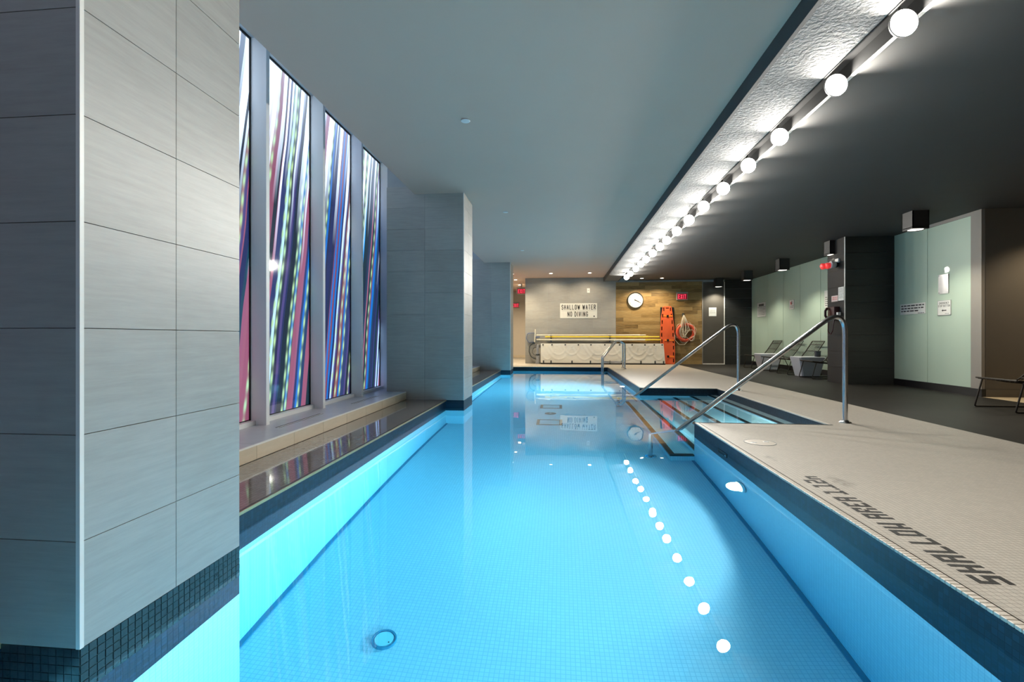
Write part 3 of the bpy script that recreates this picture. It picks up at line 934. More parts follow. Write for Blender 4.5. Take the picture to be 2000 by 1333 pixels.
o = thing('pool_ladder', 'stainless pool ladder with two bent rails at the far right corner of the pool', 'ladder', (1.88, 14.66, 0))
for yy in (-0.24, 0.24):
    path = fillet([(0, yy, 0), (0, yy, 0.74), (-0.10, yy, 0.815), (-0.24, yy, 0.815), (-0.63, yy, 0.33), (-0.63, yy, -0.32), (-0.5, yy, -0.55), (-0.5, yy, -1.15)], [0, 0.07, 0.06, 0.06, 0.08, 0.05, 0.05, 0], 5)
    MB().tube(path, 0.024, 10).build('rail', M['steel'], o, True)
    MB().tube([(-0.63, yy, 0.19), (0, yy, 0.19)], 0.011, 8).build('brace', M['steel'], o, True)
    MB().lathe([(0.025, 0.025), (0.055, 0.005), (0.057, 0)], Matrix.Translation((0, yy, 0)), 20).build('base_flange', M['steel'], o, True)
for zz in (-0.6, -0.85, -1.1):
    MB().box(-0.54, -0.46, -0.24, 0.24, zz - 0.015, zz + 0.015, 0.004).build('tread', M['steel'], o)

o = thing('skimmer', 'small dark skimmer opening in the black tile band near the steps', 'skimmer', (XR, 4.48, -0.135))
b = MB()
for q in ((-0.115, 0.115, 0.028, 0.038), (-0.115, 0.115, -0.038, -0.028), (-0.115, -0.10, -0.038, 0.038), (0.10, 0.115, -0.038, 0.038)):
    b.box(-0.006, 0.0, q[0], q[1], q[2], q[3])
b.build('frame', M['black'], o)
MB().box(-0.002, 0.0, -0.10, 0.10, -0.028, 0.028).build('opening', M['gasket'], o)
MB().box(-0.005, -0.002, -0.095, -0.06, -0.02, 0.012).build('flap_catch', M['pool_disc'], o)

for yy, w, lab in ((8.55, 0.16, 'rectangular drain with a dark frame on the pool floor, farther of two'), (7.20, 0.17, 'rectangular drain with a dark frame on the pool floor, nearer of two')):
    o = thing('main_drain', lab, 'drain', (-0.165, yy, ZF), group='rectangular pool floor drains')
    b = MB()
    hx, hy, fr = 0.19, 0.19, 0.045
    for q in ((-hx, hx, hy - fr, hy), (-hx, hx, -hy, -hy + fr), (-hx, -hx + fr, -hy, hy), (hx - fr, hx, -hy, hy)):
        b.box(*q, 0, 0.012)
    b.build('frame', M['frame_dark'], o)
    b = MB()
    for k in range(9):
        yk = -0.13 + k * 0.0325
        b.box(-hx + fr, hx - fr, yk - 0.01, yk + 0.01, 0.0, 0.009)
    b.build('grate_bars', M['grate'], o)
o = thing('drain_cover', 'small dark round fitting on the pool floor between the two rectangular drains', 'drain', (-0.165, 7.9, ZF))
MB().lathe([(0.0, 0.018), (0.06, 0.017), (0.09, 0.012), (0.095, 0.0)], seg=24).build('cap', M['frame_dark'], o, True)
MB().lathe([(0.02, 0.019), (0.02, 0.024), (0.0, 0.024)], seg=12).build('screw', M['grate'], o, True)
o = thing('inlet_cover', 'pale round disc with a dark ring on the pool floor, close to the camera', 'drain', (-0.95, 2.52, ZF))
MB().lathe([(0.055, 0.004), (0.058, 0.014), (0.066, 0.014), (0.069, 0.0)], seg=32).build('ring', M['drain_ring'], o, True)
MB().lathe([(0.0, 0.012), (0.05, 0.012), (0.055, 0.006)], seg=32).build('disc', M['pool_disc'], o, True)
MB().lathe([(0.0, 0.015), (0.004, 0.015), (0.004, 0.011)], Matrix.Translation((0.032, -0.02, 0)), 10).build('screw', M['frame_dark'], o)

o = thing('deck_cover', 'round cream cover with two finger holes set in the deck beside the pool', 'lid', (1.74, 4.42, 0))
MB().lathe([(0.0, 0.003), (0.118, 0.003), (0.124, 0.0015), (0.124, 0.0)], seg=40).build('disc', M['nosing'], o, True)
for s_ in (-1, 1):
    MB().lathe([(0.026, 0.0032), (0.024, 0.0045), (0.012, 0.0042), (0.010, 0.0034), (0.0, 0.0034)], Matrix.Translation((0.06 * s_, 0.02 * s_, 0)), 16).build('finger_hole', M['lamp_can'], o, True)
MB().lathe([(0.1245, 0.0), (0.1245, 0.0028), (0.129, 0.0028), (0.129, 0.0)], seg=40).build('rim', M['grout'], o, True)

# ================================================================== FAR WALL OBJECTS
def plate(name, label, cat, loc, rot, w, h, mat, d=0.006, border=None, group=None):
    o = thing(name, label, cat, loc, group=group)
    o.rotation_euler = rot
    MB().box(-w / 2, w / 2, -h / 2, h / 2, 0, d, 0.0015).build('plate', mat, o)
    if border:
        b = MB()
        t_ = 0.008
        for q in ((-w / 2, w / 2, h / 2 - t_, h / 2), (-w / 2, w / 2, -h / 2, -h / 2 + t_), (-w / 2, -w / 2 + t_, -h / 2, h / 2), (w / 2 - t_, w / 2, -h / 2, h / 2)):
            b.box(*q, d, d + 0.002)
        b.build('border', border, o)
    return o
def words(o, y, x0, x1, h, mat, d, seed):
    """one line of print too small to read: word-length dashes"""
    r = random.Random(seed)
    b = MB()
    x = x0
    while x < x1 - 0.01:
        w = min(r.uniform(0.5, 1.6) * h * 3, x1 - x)
        b.box(x, x + w, y - h / 2, y + h / 2, d, d + 0.0006)
        x += w + h * 0.9
    b.build('print_line', mat, o)

o = plate('wall_sign', 'white sign reading shallow water no diving on the grey tiled wall', 'sign', (0.63, YW, 1.875), SOUTH, 1.30, 0.53, M['sign_white'], 0.012)
link('lettering', block_text('SHALLOW WATER', 0.175, 1.20, 0.0135, M['ink'], 0.30), o, (0, 0.125, 0))
link('lettering', block_text('NO DIVING', 0.175, 0.72, 0.0135, M['ink'], 0.30), o, (-0.03, -0.12, 0))
MB().box(-0.60, 0.60, -0.002, 0.003, 0.012, 0.0126).build('divider_line', M['ink'], o)
b = MB()
b.lathe([(0.0, 0.0126), (0.02, 0.0126), (0.02, 0.012)], Matrix.Translation((0.545, -0.19, 0)), 12)
b.box(0.515, 0.575, -0.222, -0.208, 0.012, 0.0126)
b.build('emblem', M['ink'], o)

o = thing('wall_clock', 'round white wall clock with a dark rim on the timber wall', 'clock', (2.60, YW - 0.006, 2.23))
o.rotation_euler = SOUTH
MB().lathe([(0.262, 0.0), (0.275, 0.008), (0.278, 0.045), (0.268, 0.055), (0.254, 0.05), (0.254, 0.03)], seg=40).build('rim', M['clock_rim'], o, True)
MB().lathe([(0.0, 0.03), (0.256, 0.03)], seg=40).build('face', M['clock_face'], o)
bmn = bmesh.new()
for i in range(12):
    a = PI / 2 - i * PI / 6
    tm = text_mesh(str(12 if i == 0 else i), 0.042, 0.022 if 0 < i < 10 else 0.04, 0.0312, M['ink_grey'], 0.005)
    for v in tm.vertices:
        v.co.x += 0.205 * math.cos(a)
        v.co.y += 0.205 * math.sin(a)
    bmn.from_mesh(tm)
tm = bpy.data.meshes.new('numerals')
bmn.to_mesh(tm); bmn.free()
tm.materials.append(M['ink_grey'])
nm_ = link('numeral_print', tm, o)
nm_['kind'] = 'stuff'
for ang, ln, wd, nm in ((118, 0.215, 0.010, 'minute_hand'), (112, 0.13, 0.017, 'hour_hand')):
    a = math.radians(90 - ang)
    b = MB()
    dx, dy = math.cos(a), math.sin(a)
    px, py = -dy * wd, dx * wd
    z_ = 0.036 if nm == 'minute_hand' else 0.034
    b.poly([(-dx * 0.04 - px, -dy * 0.04 - py, z_), (dx * ln - px * 0.5, dy * ln - py * 0.5, z_), (dx * ln + px * 0.5, dy * ln + py * 0.5, z_), (-dx * 0.04 + px, -dy * 0.04 + py, z_)])
    b.build(nm, M['ink'], o)
MB().lathe([(0.016, 0.03), (0.016, 0.04), (0.0, 0.042)], seg=14).build('hub', M['ink'], o)

def exit_sign(loc, rz, label, stem=0):
    o = thing('exit_sign', label, 'sign', loc, group='lit red exit signs')
    o.rotation_euler = (PI / 2, 0, rz)
    b = MB()
    b.box(-0.19, 0.19, -0.125, 0.125, 0, 0.045, 0.004)
    b.build('case', M['exit_case'], o)
    MB().box(-0.165, 0.165, -0.105, 0.09, 0.045, 0.048).build('face', M['exit_face'], o)
    link('lettering', block_text('EXIT', 0.145, 0.26, 0.0495, M['exit_text'], 0.24), o, (0, -0.008, 0))
    MB().box(-0.20, 0.20, 0.125, 0.15, 0, 0.05).build('top_cap', M['exit_case'], o)
    if stem:
        MB().box(-0.03, 0.03, 0.15, 0.15 + stem, 0.01, 0.04).build('hanger', M['exit_case'], o)
exit_sign((4.18, YW - 0.006, 2.35), 0, 'red lit exit sign on the timber wall right of the clock')
exit_sign((-2.08, 22.2, 2.42), 0, 'red lit exit sign on the end wall of the left passage')
exit_sign((-1.53, 18.9, 2.755), 0, 'red lit exit sign hung from the ceiling inside the left passage', 0.145)
exit_sign((-1.70, 16.3, 2.86), PI / 2, 'red lit exit sign seen edge on beside the farthest column')

o = plate('wall_device', 'small white device high on the grey tiled wall', 'detector', (0.975, YW, 2.585), SOUTH, 0.10, 0.16, M['white'], 0.03)
MB().lathe([(0.02, 0.03), (0.018, 0.035), (0, 0.036)], seg=12).build('sensor', M['lamp_can'], o, True)

o = plate('notice', 'white paper notice on the brown door', 'notice', (5.21, YW - 0.004, 1.81), SOUTH, 0.25, 0.30, M['paper'], 0.003)
for k in range(6):
    words(o, 0.08 - k * 0.025, -0.09, 0.09, 0.008, M['ink_grey'], 0.003, k)

# rescue board leaning on the timber wall
o = thing('rescue_board', 'orange red rescue backboard with slots and straps leaning on the timber wall', 'rescue board', (3.665, YW - 0.185, 0.012))
o.rotation_euler = (math.radians(-3.2), 0, math.radians(0))
outline = [(-0.105, 2.0), (0.125, 2.0), (0.155, 1.96), (0.20, 1.62), (0.235, 1.25), (0.25, 0.6), (0.245, 0.06), (0.22, 0.0), (-0.13, 0.0), (-0.18, 0.06), (-0.225, 0.6), (-0.235, 1.1), (-0.20, 1.62), (-0.14, 1.96)]
bm = bmesh.new()
edges = []
def loop_edges(pts):
    v = [bm.verts.new((x, 0, z)) for x, z in pts]
    for i in range(len(v)):
        edges.append(bm.edges.new((v[i], v[(i + 1) % len(v)])))
loop_edges(outline)
def width_at(z, side):
    pts = [q for q in outline if (q[0] > 0) == (side > 0)]
    pts = sorted(pts, key=lambda q: q[1])
    for a, b in zip(pts, pts[1:]):
        if a[1] <= z <= b[1]:
            w = (z - a[1]) / max(1e-6, b[1] - a[1])
            return a[0] + (b[0] - a[0]) * w
    return pts[0][0]
for side in (-1, 1):
    for zc in [0.12 + 0.222 * k for k in range(9)]:
        xc = width_at(zc, side) - side * 0.045
        h_, w_ = 0.065, 0.02
        loop_edges([(xc - w_, zc - h_), (xc + w_, zc - h_), (xc + w_, zc + h_), (xc - w_, zc + h_)])
loop_edges([(-0.045, 1.92), (0.065, 1.92), (0.065, 1.955), (-0.045, 1.955)])
bmesh.ops.triangle_fill(bm, use_beauty=True, use_dissolve=False, edges=edges)
ret = bmesh.ops.extrude_face_region(bm, geom=list(bm.faces))
for v in [g_ for g_ in ret['geom'] if isinstance(g_, bmesh.types.BMVert)]:
    v.co.y += 0.045
bmesh.ops.recalc_face_normals(bm, faces=bm.faces)
me = bpy.data.meshes.new('board')
bm.to_mesh(me); bm.free()
me.materials.append(M['orange'])
link('board', me, o)
MB().box(-0.22, 0.24, 0.046, 0.05, 0.05, 1.97).build('backing', M['black'], o)
for zc, xa, xb in ((1.66, -0.13, 0.19), (0.82, -0.10, 0.22), (0.26, -0.02, 0.22)):
    MB().box(xa, xb, -0.010, 0.0, zc - 0.028, zc + 0.028, 0.003).build('strap', M['strap'], o)
    MB().box(-0.02, 0.05, -0.022, -0.006, zc - 0.038, zc + 0.038, 0.004).build('buckle', M['black'], o)

# life ring and rope
o = thing('life_ring', 'red orange life ring hanging on the timber wall', 'life ring', (4.29, YW - 0.075, 1.10))
pts = [(0.275 * math.cos(2 * PI * i / 40), 0, 0.275 * math.sin(2 * PI * i / 40)) for i in range(40)]
MB().tube(pts, 0.058, 14, closed=True).build('ring_body', M['ring'], o, True)
for a in (45, 135, 225, 315):
    ca, sa = math.cos(math.radians(a)), math.sin(math.radians(a))
    seg_ = [(0.275 * math.cos(math.radians(a + d_)), 0, 0.275 * math.sin(math.radians(a + d_))) for d_ in (-6, 0, 6)]
    MB().tube(seg_, 0.0605, 14).build('band', M['ring'], o, True)
gr = [((0.345 + 0.03 * math.sin(6 * 2 * PI * i / 72)) * math.cos(2 * PI * i / 72), -0.01, (0.345 + 0.03 * math.sin(6 * 2 * PI * i / 72)) * math.sin(2 * PI * i / 72)) for i in range(72)]
MB().tube(gr, 0.006, 6, closed=True).build('grab_line', M['rope'], o, True)
o = thing('wall_hook', 'dark wall hook above the life ring holding its rope', 'hook', (4.22, YW - 0.01, 1.70))
MB().tube(fillet([(0, 0.005, 0.02), (0, -0.10, 0.0), (0, -0.13, 0.05)], 0.03), 0.012, 8).build('hook_arm', M['hose'], o, True)
MB().box(-0.03, 0.03, -0.008, 0.006, -0.06, 0.07, 0.002).build('hook_plate', M['hose'], o)
b = MB()
rr = random.Random(5)
for k in range(9):
    w1, w2, dr = rr.uniform(0.02, 0.16), rr.uniform(0.02, 0.17), rr.uniform(0.62, 0.86)
    y0 = -0.09 - 0.012 * k
    p_ = [(0.0, -0.06 - 0.004 * k, 0.02), (-w1 * 0.5, y0, -0.18), (-w1, y0, -dr * 0.7), (-0.02 + rr.uniform(-0.05, 0.06), y0, -dr), (w2, y0, -dr * 0.68), (w2 * 0.5, y0, -0.2), (0.004, -0.06 - 0.004 * k, 0.025)]
    b.tube(fillet(p_, 0.1, 4), 0.0075, 6)
b.tube(fillet([(0.05, -0.16, -0.55), (0.30, -0.15, -0.50), (0.36, -0.15, -0.68), (0.26, -0.15, -0.92), (0.10, -0.16, -0.78), (0.02, -0.16, -0.72)], 0.08, 4), 0.0075, 6)
b.tube(fillet([(0.12, -0.15, -0.3), (0.34, -0.15, -0.36), (0.37, -0.15, -0.7), (0.15, -0.15, -0.84)], 0.09, 4), 0.0075, 6)
b.tube(fillet([(-0.31, -0.14, -0.68), (-0.30, -0.13, -0.86), (-0.16, -0.13, -1.02), (0.02, -0.13, -1.02), (0.16, -0.14, -0.86)], 0.1, 5), 0.007, 6)
r_ = b.build('throw_rope', M['rope'], None, True, (4.22, YW - 0.01, 1.70))
tag(r_, 'off white throw rope looped over the hook in front of the life ring', 'rope')

# long vinyl covered pad
o = thing('pad_bench', 'long cream white vinyl covered pad standing against the far wall', 'pad', (1.41, 16.85, 0))
xa, xb, zt, zb = -2.10, 2.12, 0.715, 0.045
bm = bmesh.new()
nx, nz_ = 120, 26
gx = [-2.02, -1.71, -1.25, -0.80, -0.37, 0.10, 0.60, 1.02, 1.45, 1.76, 2.05]
def wrinkle(x, z):
    d_ = 0.0
    tz = (z - zb) / (zt - zb)
    for i in range(len(gx) - 1):
        a, b_ = gx[i], gx[i + 1]
        c_, hw = (a + b_) / 2, (b_ - a) / 2
        for s_, dep in ((1.6, 0.55), (2.2, 0.8)):
            sag = zt - 0.02 - dep * (zt - zb) * (1 - min(1, abs(x - c_) / (hw * s_)) ** 2)
            if abs(x - c_) < hw * s_:
                d_ += 0.012 * math.exp(-((z - sag) / 0.018) ** 2) * (1 if (i + (s_ > 2)) % 3 else 0.25)
    d_ += 0.008 * math.sin(x * 3.1 + 2.2 * tz) * math.sin(tz * PI)
    return d_
grid = []
for j in range(nz_ + 1):
    row = []
    for i in range(nx + 1):
        tz = j / nz_
        z = zb + (zt - zb) * tz
        x0, x1 = xa, xb - 0.05 * tz
        x = x0 + (x1 - x0) * i / nx
        row.append(bm.verts.new((x, -0.10 - wrinkle(x, z) + 0.05 * tz, z)))
    grid.append(row)
for j in range(nz_):
    for i in range(nx):
        bm.faces.new((grid[j][i], grid[j][i + 1], grid[j + 1][i + 1], grid[j + 1][i]))
# close: back, sides, top
bk = [[bm.verts.new((v.co.x, 0.16, v.co.z)) for v in (grid[j][0], grid[j][nx])] for j in (0, nz_)]
bm.faces.new([grid[nz_][i] for i in range(nx + 1)] + [bk[1][1], bk[1][0]])
bm.faces.new([grid[0][i] for i in range(nx, -1, -1)] + [bk[0][0], bk[0][1]])
bm.faces.new([grid[j][0] for j in range(nz_ + 1)] + [bk[1][0], bk[0][0]])
bm.faces.new([grid[j][nx] for j in range(nz_, -1, -1)] + [bk[0][1], bk[1][1]])
bm.faces.new((bk[0][0], bk[1][0], bk[1][1], bk[0][1]))
bmesh.ops.recalc_face_normals(bm, faces=bm.faces)
me = bpy.data.meshes.new('cover')
bm.to_mesh(me); bm.free()
for q in me.polygons:
    q.use_smooth = True
me.set_sharp_from_angle(angle=math.radians(50))
me.materials.append(M['vinyl'])
link('cover', me, o)
MB().box(xa, xb, -0.115, 0.16, 0.0, 0.045).build('base_board', M['vinyl_dark'], o)
gm = MB().lathe([(0.026, 0.0), (0.026, 0.006), (0.012, 0.006), (0.012, 0.002), (0.0, 0.002)], Matrix.Rotation(PI / 2, 4, 'X'), 12).mesh('eyelet', M['hose'])
for x in gx:
    link('eyelet', gm, o, (min(x, 2.02), -0.072, 0.672))
cm_ = MB().box(-0.022, 0.022, -0.012, 0.0, -0.045, 0.045, 0.003).mesh('clip', M['hose'])
for x in (-2.0, -1.74, -1.02, -0.39, 0.27, 0.66, 1.31, 1.78, 2.06):
    link('clip', cm_, o, (x, -0.115, 0.085))
o = thing('fabric_bundle', 'grey rolled fabric bundle standing at the left end of the white pad', 'bundle', (-0.80, 16.86, 0))
MB().lathe([(0.0, 0.0), (0.075, 0.002), (0.07, 0.10), (0.055, 0.14), (0.062, 0.3), (0.05, 0.42), (0.055, 0.55), (0.045, 0.66), (0.0, 0.68)], seg=14).build('roll', M['grey_fabric'], o, True)
MB().lathe([(0.068, 0.30), (0.072, 0.31), (0.072, 0.34), (0.066, 0.35)], seg=14).build('tie', M['hose'], o, True)

# poles on the wall
def pole(name, label, z, x0, xm, x1, r1, r2, m1, m2, y):
    o = thing(name, label, 'pole', (x0, y, z), group='long poles along the far wall')
    MB().tube([(0, 0, 0), (xm - x0, 0, 0)], r1, 10).build('outer_tube', m1, o, True)
    MB().tube([(xm - x0, 0, 0), (x1 - x0, 0, 0)], r2, 10).build('inner_tube', m2, o, True)
    MB().tube([(xm - x0 - 0.03, 0, 0), (xm - x0 + 0.05, 0, 0)], r1 + 0.004, 10).build('lock_collar', m2, o, True)
    return o
pole('cream_pole', 'thin cream pole, topmost along the far wall above the white pad', 1.012, -0.86, 2.7, 2.95, 0.022, 0.018, M['cream_pole'], M['cream_pole'], YW - 0.10)
pole('yellow_pole', 'yellow telescopic pole between the two cream poles on the far wall', 0.950, -0.55, 2.98, 3.40, 0.026, 0.021, M['yellow'], M['yellow'], YW - 0.105)
pole('cream_pole', 'cream pole with a yellow tip, lowest above the white pad', 0.845, -0.85, 2.95, 3.45, 0.024, 0.022, M['cream_pole'], M['yellow'], YW - 0.12)
for x, lab in ((-0.34, 'dark blue pole bracket at the left of the poles'), (1.72, 'dark blue pole bracket right of the middle of the poles')):
    o = thing('pole_bracket', lab, 'bracket', (x, YW - 0.02, 0.93), group='pole brackets')
    MB().box(-0.02, 0.02, -0.02, 0.02, -0.16, 0.12).build('back_plate', M['blue_band'], o)
    for zz in (0.050, -0.014, -0.117):
        MB().box(-0.02, 0.02, -0.12, 0.0, zz - 0.008, zz + 0.006).build('cradle', M['blue_band'], o)
o = thing('skimmer_net', 'pool skimmer net with a blue frame and upright white handle end, left of the poles', 'net', (-1.03, YW - 0.10, 0.92))
fr = fillet([(0.14, 0, -0.15), (-0.10, 0, -0.17), (-0.19, 0, -0.02), (-0.14, 0, 0.16), (0.10, 0, 0.17), (0.16, 0, 0.10)], 0.08, 5)
MB().tube(fr, 0.011, 8).build('frame', M['blue_net'], o, True)
b = MB()
for i in range(10):
    zz = -0.14 + i * 0.031
    b.tube([(-0.16 + 0.3 * abs(zz) ** 1.4, 0.01, zz), (0.0, 0.035, zz * 0.9), (0.11, 0.01, zz)], 0.004, 4)
for i in range(9):
    xx = -0.14 + i * 0.031
    b.tube([(xx, 0.012, -0.15), (xx, 0.034, 0.0), (xx, 0.012, 0.15)], 0.004, 4)
nb = b.build('net_mesh', M['net'], o)
nb['kind'] = 'stuff'
bm = bmesh.new()
vv = [bm.verts.new((x_, 0.04, z_)) for x_, z_ in ((-0.15, -0.05), (-0.10, -0.14), (0.11, -0.13), (0.11, 0.13), (-0.10, 0.14), (-0.15, 0.06))]
bm.faces.new(vv)
rt = bmesh.ops.extrude_face_region(bm, geom=list(bm.faces))
for v in [g_ for g_ in rt['geom'] if isinstance(g_, bmesh.types.BMVert)]:
    v.co.y += 0.012
bmesh.ops.recalc_face_normals(bm, faces=bm.faces)
me = bpy.data.meshes.new('net_bag'); bm.to_mesh(me); bm.free(); me.materials.append(M['net'])
link('net_bag', me, o)
MB().tube([(0.115, -0.02, -0.16), (0.135, -0.02, 0.30)], 0.018, 8).build('handle', M['cream_pole'], o, True)
MB().tube([(0.13, 0, 0.02), (0.30, 0.0, 0.03)], 0.020, 8).build('socket', M['blue_net'], o, True)
o = thing('coiled_hose', 'dark hose hanging in a large loop below the skimmer net', 'hose', (-0.98, YW - 0.07, 0.43))
MB().tube(fillet([(0.02, 0, 0.30), (-0.12, 0, 0.20), (-0.14, 0, -0.02), (-0.06, 0, -0.20), (0.10, 0, -0.28), (0.22, 0, -0.24)], 0.14, 6), 0.016, 8).build('hose_loop', M['hose'], o, True)
MB().tube(fillet([(0.18, 0.02, 0.16), (0.02, 0.02, 0.12), (-0.04, 0.02, -0.04), (0.06, 0.02, -0.14), (0.2, 0.02, -0.12)], 0.1, 5), 0.008, 6).build('cord_loop', M['hose'], o, True)
MB().box(-0.02, 0.06, 0.0, 0.07, 0.27, 0.33, 0.004).build('hose_peg', M['hose'], o)

# ================================================================== RIGHT SIDE OBJECTS
XGW = 6.499
def notice(name, label, y, z, w, h, mat, lines, head=None, border=None, x=XGW, group=None, lead=0.1):
    o = plate(name, label, 'sign', (x, y, z), WEST, w, h, mat, 0.008, border, group)
    if head:
        b = MB()
        hh = head * h
        r = random.Random(int(y * 100))
        xx = -w * 0.30
        while xx < w * 0.30:
            ww_ = r.uniform(0.5, 0.8) * hh
            b.box(xx, xx + ww_, h / 2 - lead * h - hh, h / 2 - lead * h, 0.008, 0.0088)
            xx += ww_ + hh * 0.15
        b.build('heading', M['ink'], o)
    return o
o = notice('rules_sign', 'white rules sign with a black heading on the glass wall above the farthest lounger', 16.38, 1.83, 0.66, 0.47, M['sign_white'], 6, 0.16, M['sign_grey'])
for k in range(6):
    words(o, 0.08 - k * 0.048, -0.28, 0.28, 0.014, M['ink'], 0.008, 40 + k)
o = notice('pictogram_sign', 'small pale pictogram sign in the middle of the glass wall', 14.32, 1.855, 0.28, 0.27, M['sign_white'], 2, None, M['sign_grey'])
MB().box(-0.07, -0.01, 0.0, 0.08, 0.008, 0.009).build('symbol', M['red_ink'], o)
b = MB()
b.box(0.0, 0.04, 0.0, 0.07, 0.008, 0.009)
b.lathe([(0.0, 0.009), (0.018, 0.009), (0.018, 0.008)], Matrix.Translation((0.02, 0.09, 0)), 12)
b.build('symbol', M['ink'], o)
for k in range(3):
    words(o, -0.035 - k * 0.028, -0.09, 0.09, 0.012, M['ink'], 0.008, 60 + k)
o = notice('rules_sign', 'white rules sign partly hidden behind the tiled pier', 12.2, 1.87, 0.84, 0.42, M['sign_white'], 5, 0.15, M['sign_white'])
for k in range(5):
    words(o, 0.04 - k * 0.05, -0.38, 0.36, 0.018, M['ink'], 0.008, 70 + k)
o = notice('emergency_sign', 'long white sign with three lines of print on the second glass wall', 9.63, 1.455, 0.64, 0.20, M['sign_white'], 3)
for k in range(3):
    words(o, 0.062 - k * 0.05, -0.29, 0.29 - (0.14 if k == 2 else 0), 0.021, M['ink'], 0.008, 80 + k)
words(o, -0.083, 0.14, 0.29, 0.010, M['ink'], 0.008, 88)
o = plate('control_plate', 'blank grey steel plate above the emergency stop sign', 'plate', (XGW, 8.90, 1.835), WEST, 0.215, 0.33, M['sign_grey'], 0.012)
b = MB()
for sx_ in (-0.09, 0.09):
    for sy_ in (-0.145, 0.145):
        b.lathe([(0.006, 0.012), (0.005, 0.0145), (0, 0.015)], Matrix.Translation((sx_, sy_, 0)), 8)
b.build('screws', M['steel'], o)
o = plate('stop_sign', 'square white sign reading emergency stop button with a black left arrow', 'sign', (XGW, 8.885, 1.43), WEST, 0.285, 0.255, M['sign_white'], 0.010, M['sign_grey'])
link('lettering', block_text('EMERGENCY', 0.036, 0.21, 0.0108, M['ink'], 0.28), o, (0, 0.08, 0))
link('lettering', block_text('STOP BUTTON', 0.036, 0.25, 0.0108, M['ink'], 0.28), o, (0, 0.032, 0))
b = MB()
b.poly([(-0.055, -0.045, 0.0105), (-0.02, -0.065, 0.0105), (-0.02, -0.053, 0.0105), (0.05, -0.053, 0.0105), (0.05, -0.037, 0.0105), (-0.02, -0.037, 0.0105), (-0.02, -0.025, 0.0105)])
b.build('arrow', M['ink'], o)
words(o, -0.10, 0.02, 0.11, 0.007, M['ink'], 0.010, 99)

XP = 5.589
o = notice('paper_notice', 'small pinkish notice on the side of the tiled pier', 10.47, 1.72, 0.23, 0.12, M['pink_paper'], 0, None, None, XP)
for k in range(2):
    words(o, 0.02 - k * 0.035, -0.08, 0.09, 0.016, M['red_ink'], 0.008, 110 + k)
o = notice('paper_notice', 'tall white notice at the front edge of the tiled pier', 10.345 - 0.28 + 0.0, 1.80, 0.19, 0.27, M['paper'], 0, None, None, XP)
o.location.y = 10.24 - 0.0
o.location = (XP, 10.245, 1.80)
for k in range(8):
    words(o, 0.10 - k * 0.026, -0.08, 0.08, 0.009, M['ink_grey'], 0.008, 120 + k)

o = thing('alarm_light', 'emergency light with two red lamp heads and a white body on the tiled pier', 'emergency light', (XP, 10.40, 2.42))
MB().box(-0.03, 0, -0.10, 0.02, 0.02, 0.10, 0.004).build('bracket', M['white'], o)
mt = Matrix.Translation((-0.05, -0.03, -0.02)) @ Matrix.Rotation(-PI / 2, 4, 'Y')
MB().lathe([(0.0, 0.0), (0.06, 0.0), (0.075, 0.03), (0.075, 0.09), (0.06, 0.10), (0.0, 0.10)], mt, 20).build('body', M['white'], o, True)
MB().lathe([(0.0, -0.04), (0.055, -0.04), (0.06, 0.0)], mt, 20).build('back', M['black'], o, True)
for k, dy in enumerate((-0.02, 0.06)):
    mt = Matrix.Translation((-0.15 - 0.05 * k, dy, -0.03)) @ Matrix.Rotation(-PI / 2 - 0.2, 4, 'Y')
    MB().lathe([(0.0, 0.0), (0.055, 0.0), (0.062, 0.03), (0.062, 0.06), (0.045, 0.075), (0.0, 0.08)], mt, 20).build('lamp_head', M['red_lens'], o, True)

o = thing('wall_phone', 'dark maroon emergency telephone with a hanging cord on the tiled pier', 'telephone', (XP, 10.42, 1.43))
MB().box(-0.10, 0, -0.11, 0.13, -0.13, 0.12, 0.012).build('body', M['maroon'], o)
MB().tube(fillet([(-0.12, 0.10, 0.10), (-0.16, 0.10, 0.04), (-0.16, 0.10, -0.06), (-0.12, 0.10, -0.12)], 0.03), 0.024, 8).build('handset', M['maroon'], o, True)
MB().tube(fillet([(-0.10, 0.08, -0.12), (-0.11, 0.10, -0.38), (-0.10, 0.02, -0.46), (-0.09, -0.04, -0.36), (-0.06, -0.04, -0.13)], 0.06, 5), 0.010, 6).build('cord', M['maroon'], o, True)
MB().box(-0.085, -0.02, -0.16, -0.112, -0.12, -0.08, 0.004).build('tag', M['yellow_tag'], o)
MB().box(-0.08, -0.02, -0.20, -0.15, -0.06, 0.0, 0.004).build('switch', M['white'], o)

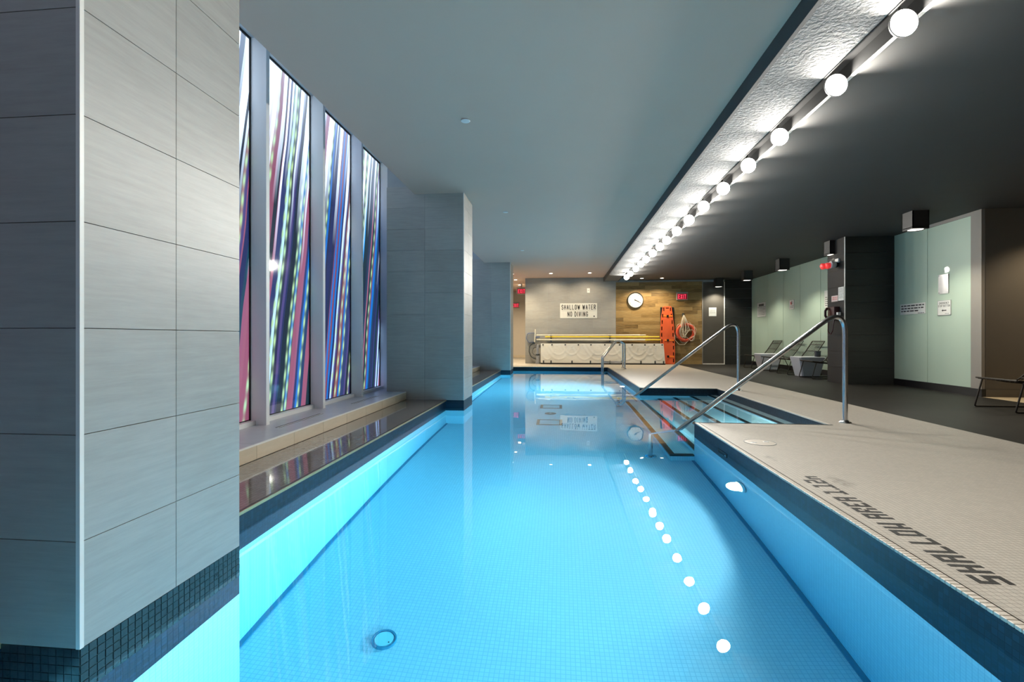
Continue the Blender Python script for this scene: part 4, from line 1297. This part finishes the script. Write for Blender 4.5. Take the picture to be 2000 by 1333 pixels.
# loungers
def make_lounger():
    o = thing('lounger', '', 'lounger', (0, 0, 0), group='bronze wire loungers')
    prof = [(0.0, 0.395), (0.18, 0.375), (0.36, 0.345), (0.50, 0.36), (0.59, 0.44), (0.68, 0.56), (0.77, 0.70), (0.85, 0.83)]
    def curve(y, dz=0.0, n0=0, n1=8):
        return fillet([(x, y, z + dz) for x, z in prof[n0:n1]], 0.12, 3)
    def at(s_):
        for a, b_ in zip(prof, prof[1:]):
            if a[0] <= s_ <= b_[0]:
                w = (s_ - a[0]) / (b_[0] - a[0])
                return a[1] + (b_[1] - a[1]) * w
        return prof[-1][1]
    W = 0.29
    for sgn in (-1, 1):
        MB().tube(curve(sgn * W), 0.011, 8).build('side_rail', M['bronze'], o, True)
        MB().tube(fillet([(0.08, sgn * W, 0.39), (-0.02, sgn * W, 0.012), (0.78, sgn * W, 0.012), (0.58, sgn * W, 0.42)], 0.02, 3), 0.010, 8).build('sled_leg', M['bronze'], o, True)
    b = MB()
    for k in range(-4, 5):
        b.tube(curve(k * 0.065, -0.012), 0.0055, 5)
    b.build('seat_wires', M['bronze'], o, True)
    for s_ in (0.0, 0.30, 0.54, 0.70, 0.80, 0.85):
        MB().tube([(s_, -W, at(s_) - (0.0 if s_ in (0.0, 0.85) else 0.006)), (s_, W, at(s_) - (0.0 if s_ in (0.0, 0.85) else 0.006))], 0.010, 6).build('cross_bar', M['bronze'], o, True)
    MB().tube([(0.78, -W, 0.012), (0.78, W, 0.012)], 0.010, 6).build('floor_bar', M['bronze'], o, True)
    return o
lg = make_lounger()
for i, (x, y, lab) in enumerate(((5.56, 11.57, 'bronze wire lounger half hidden behind the tiled pier'), (5.58, 12.78, 'bronze wire lounger just beyond the nearer white table'),
                                 (5.60, 13.86, 'bronze wire lounger just in front of the farther white table'), (5.62, 15.15, 'bronze wire lounger farthest away against the glass wall'),
                                 (5.49, 6.69, 'bronze wire lounger cut by the right edge, by the passage'))):
    if i == 0:
        lg.location = (x, y, 0)
        lg['label'] = lab
    else:
        dup(lg, (x, y, 0), label=lab)

def side_table(x, y, label):
    o = thing('side_table', label, 'table', (x, y, 0), group='white tapered side tables')
    bm = bmesh.new()
    lv = [(0.0, 0.20, 0.20), (0.42, 0.285, 0.26), (0.455, 0.29, 0.265), (0.465, 0.28, 0.255)]
    rings = []
    for z, hx, hy in lv:
        ring = []
        for cx, cy in ((-1, -1), (1, -1), (1, 1), (-1, 1)):
            c_ = 0.03
            for q in ((0, 1), (1, 0)) if (cx * cy > 0) else ((1, 0), (0, 1)):
                ring.append(bm.verts.new((cx * (hx - c_ * q[0]), cy * (hy - c_ * q[1]), z)))
        rings.append(ring)
    for a, b_ in zip(rings, rings[1:]):
        for i in range(8):
            bm.faces.new((a[i], a[(i + 1) % 8], b_[(i + 1) % 8], b_[i]))
    bm.faces.new(rings[-1]); bm.faces.new(rings[0][::-1])
    bmesh.ops.recalc_face_normals(bm, faces=bm.faces)
    me = bpy.data.meshes.new('table_body'); bm.to_mesh(me); bm.free(); me.materials.append(M['table'])
    link('table_body', me, o)
    return o
side_table(5.87, 12.17, 'white tapered side table nearer the tiled pier')
side_table(5.92, 14.50, 'white tapered side table farther from the tiled pier')
o = thing('plant_pot', 'small dark grey pot on the back of the nearer white table', 'pot', (6.07, 12.10, 0.465))
MB().lathe([(0.0, 0.0), (0.055, 0.0), (0.065, 0.02), (0.068, 0.13), (0.06, 0.14), (0.055, 0.13), (0.0, 0.12)], seg=18).build('pot_body', M['tumbler'], o, True)
MB().lathe([(0.069, 0.115), (0.073, 0.12), (0.073, 0.135), (0.068, 0.14)], seg=18).build('pot_rim', M['tumbler'], o, True)
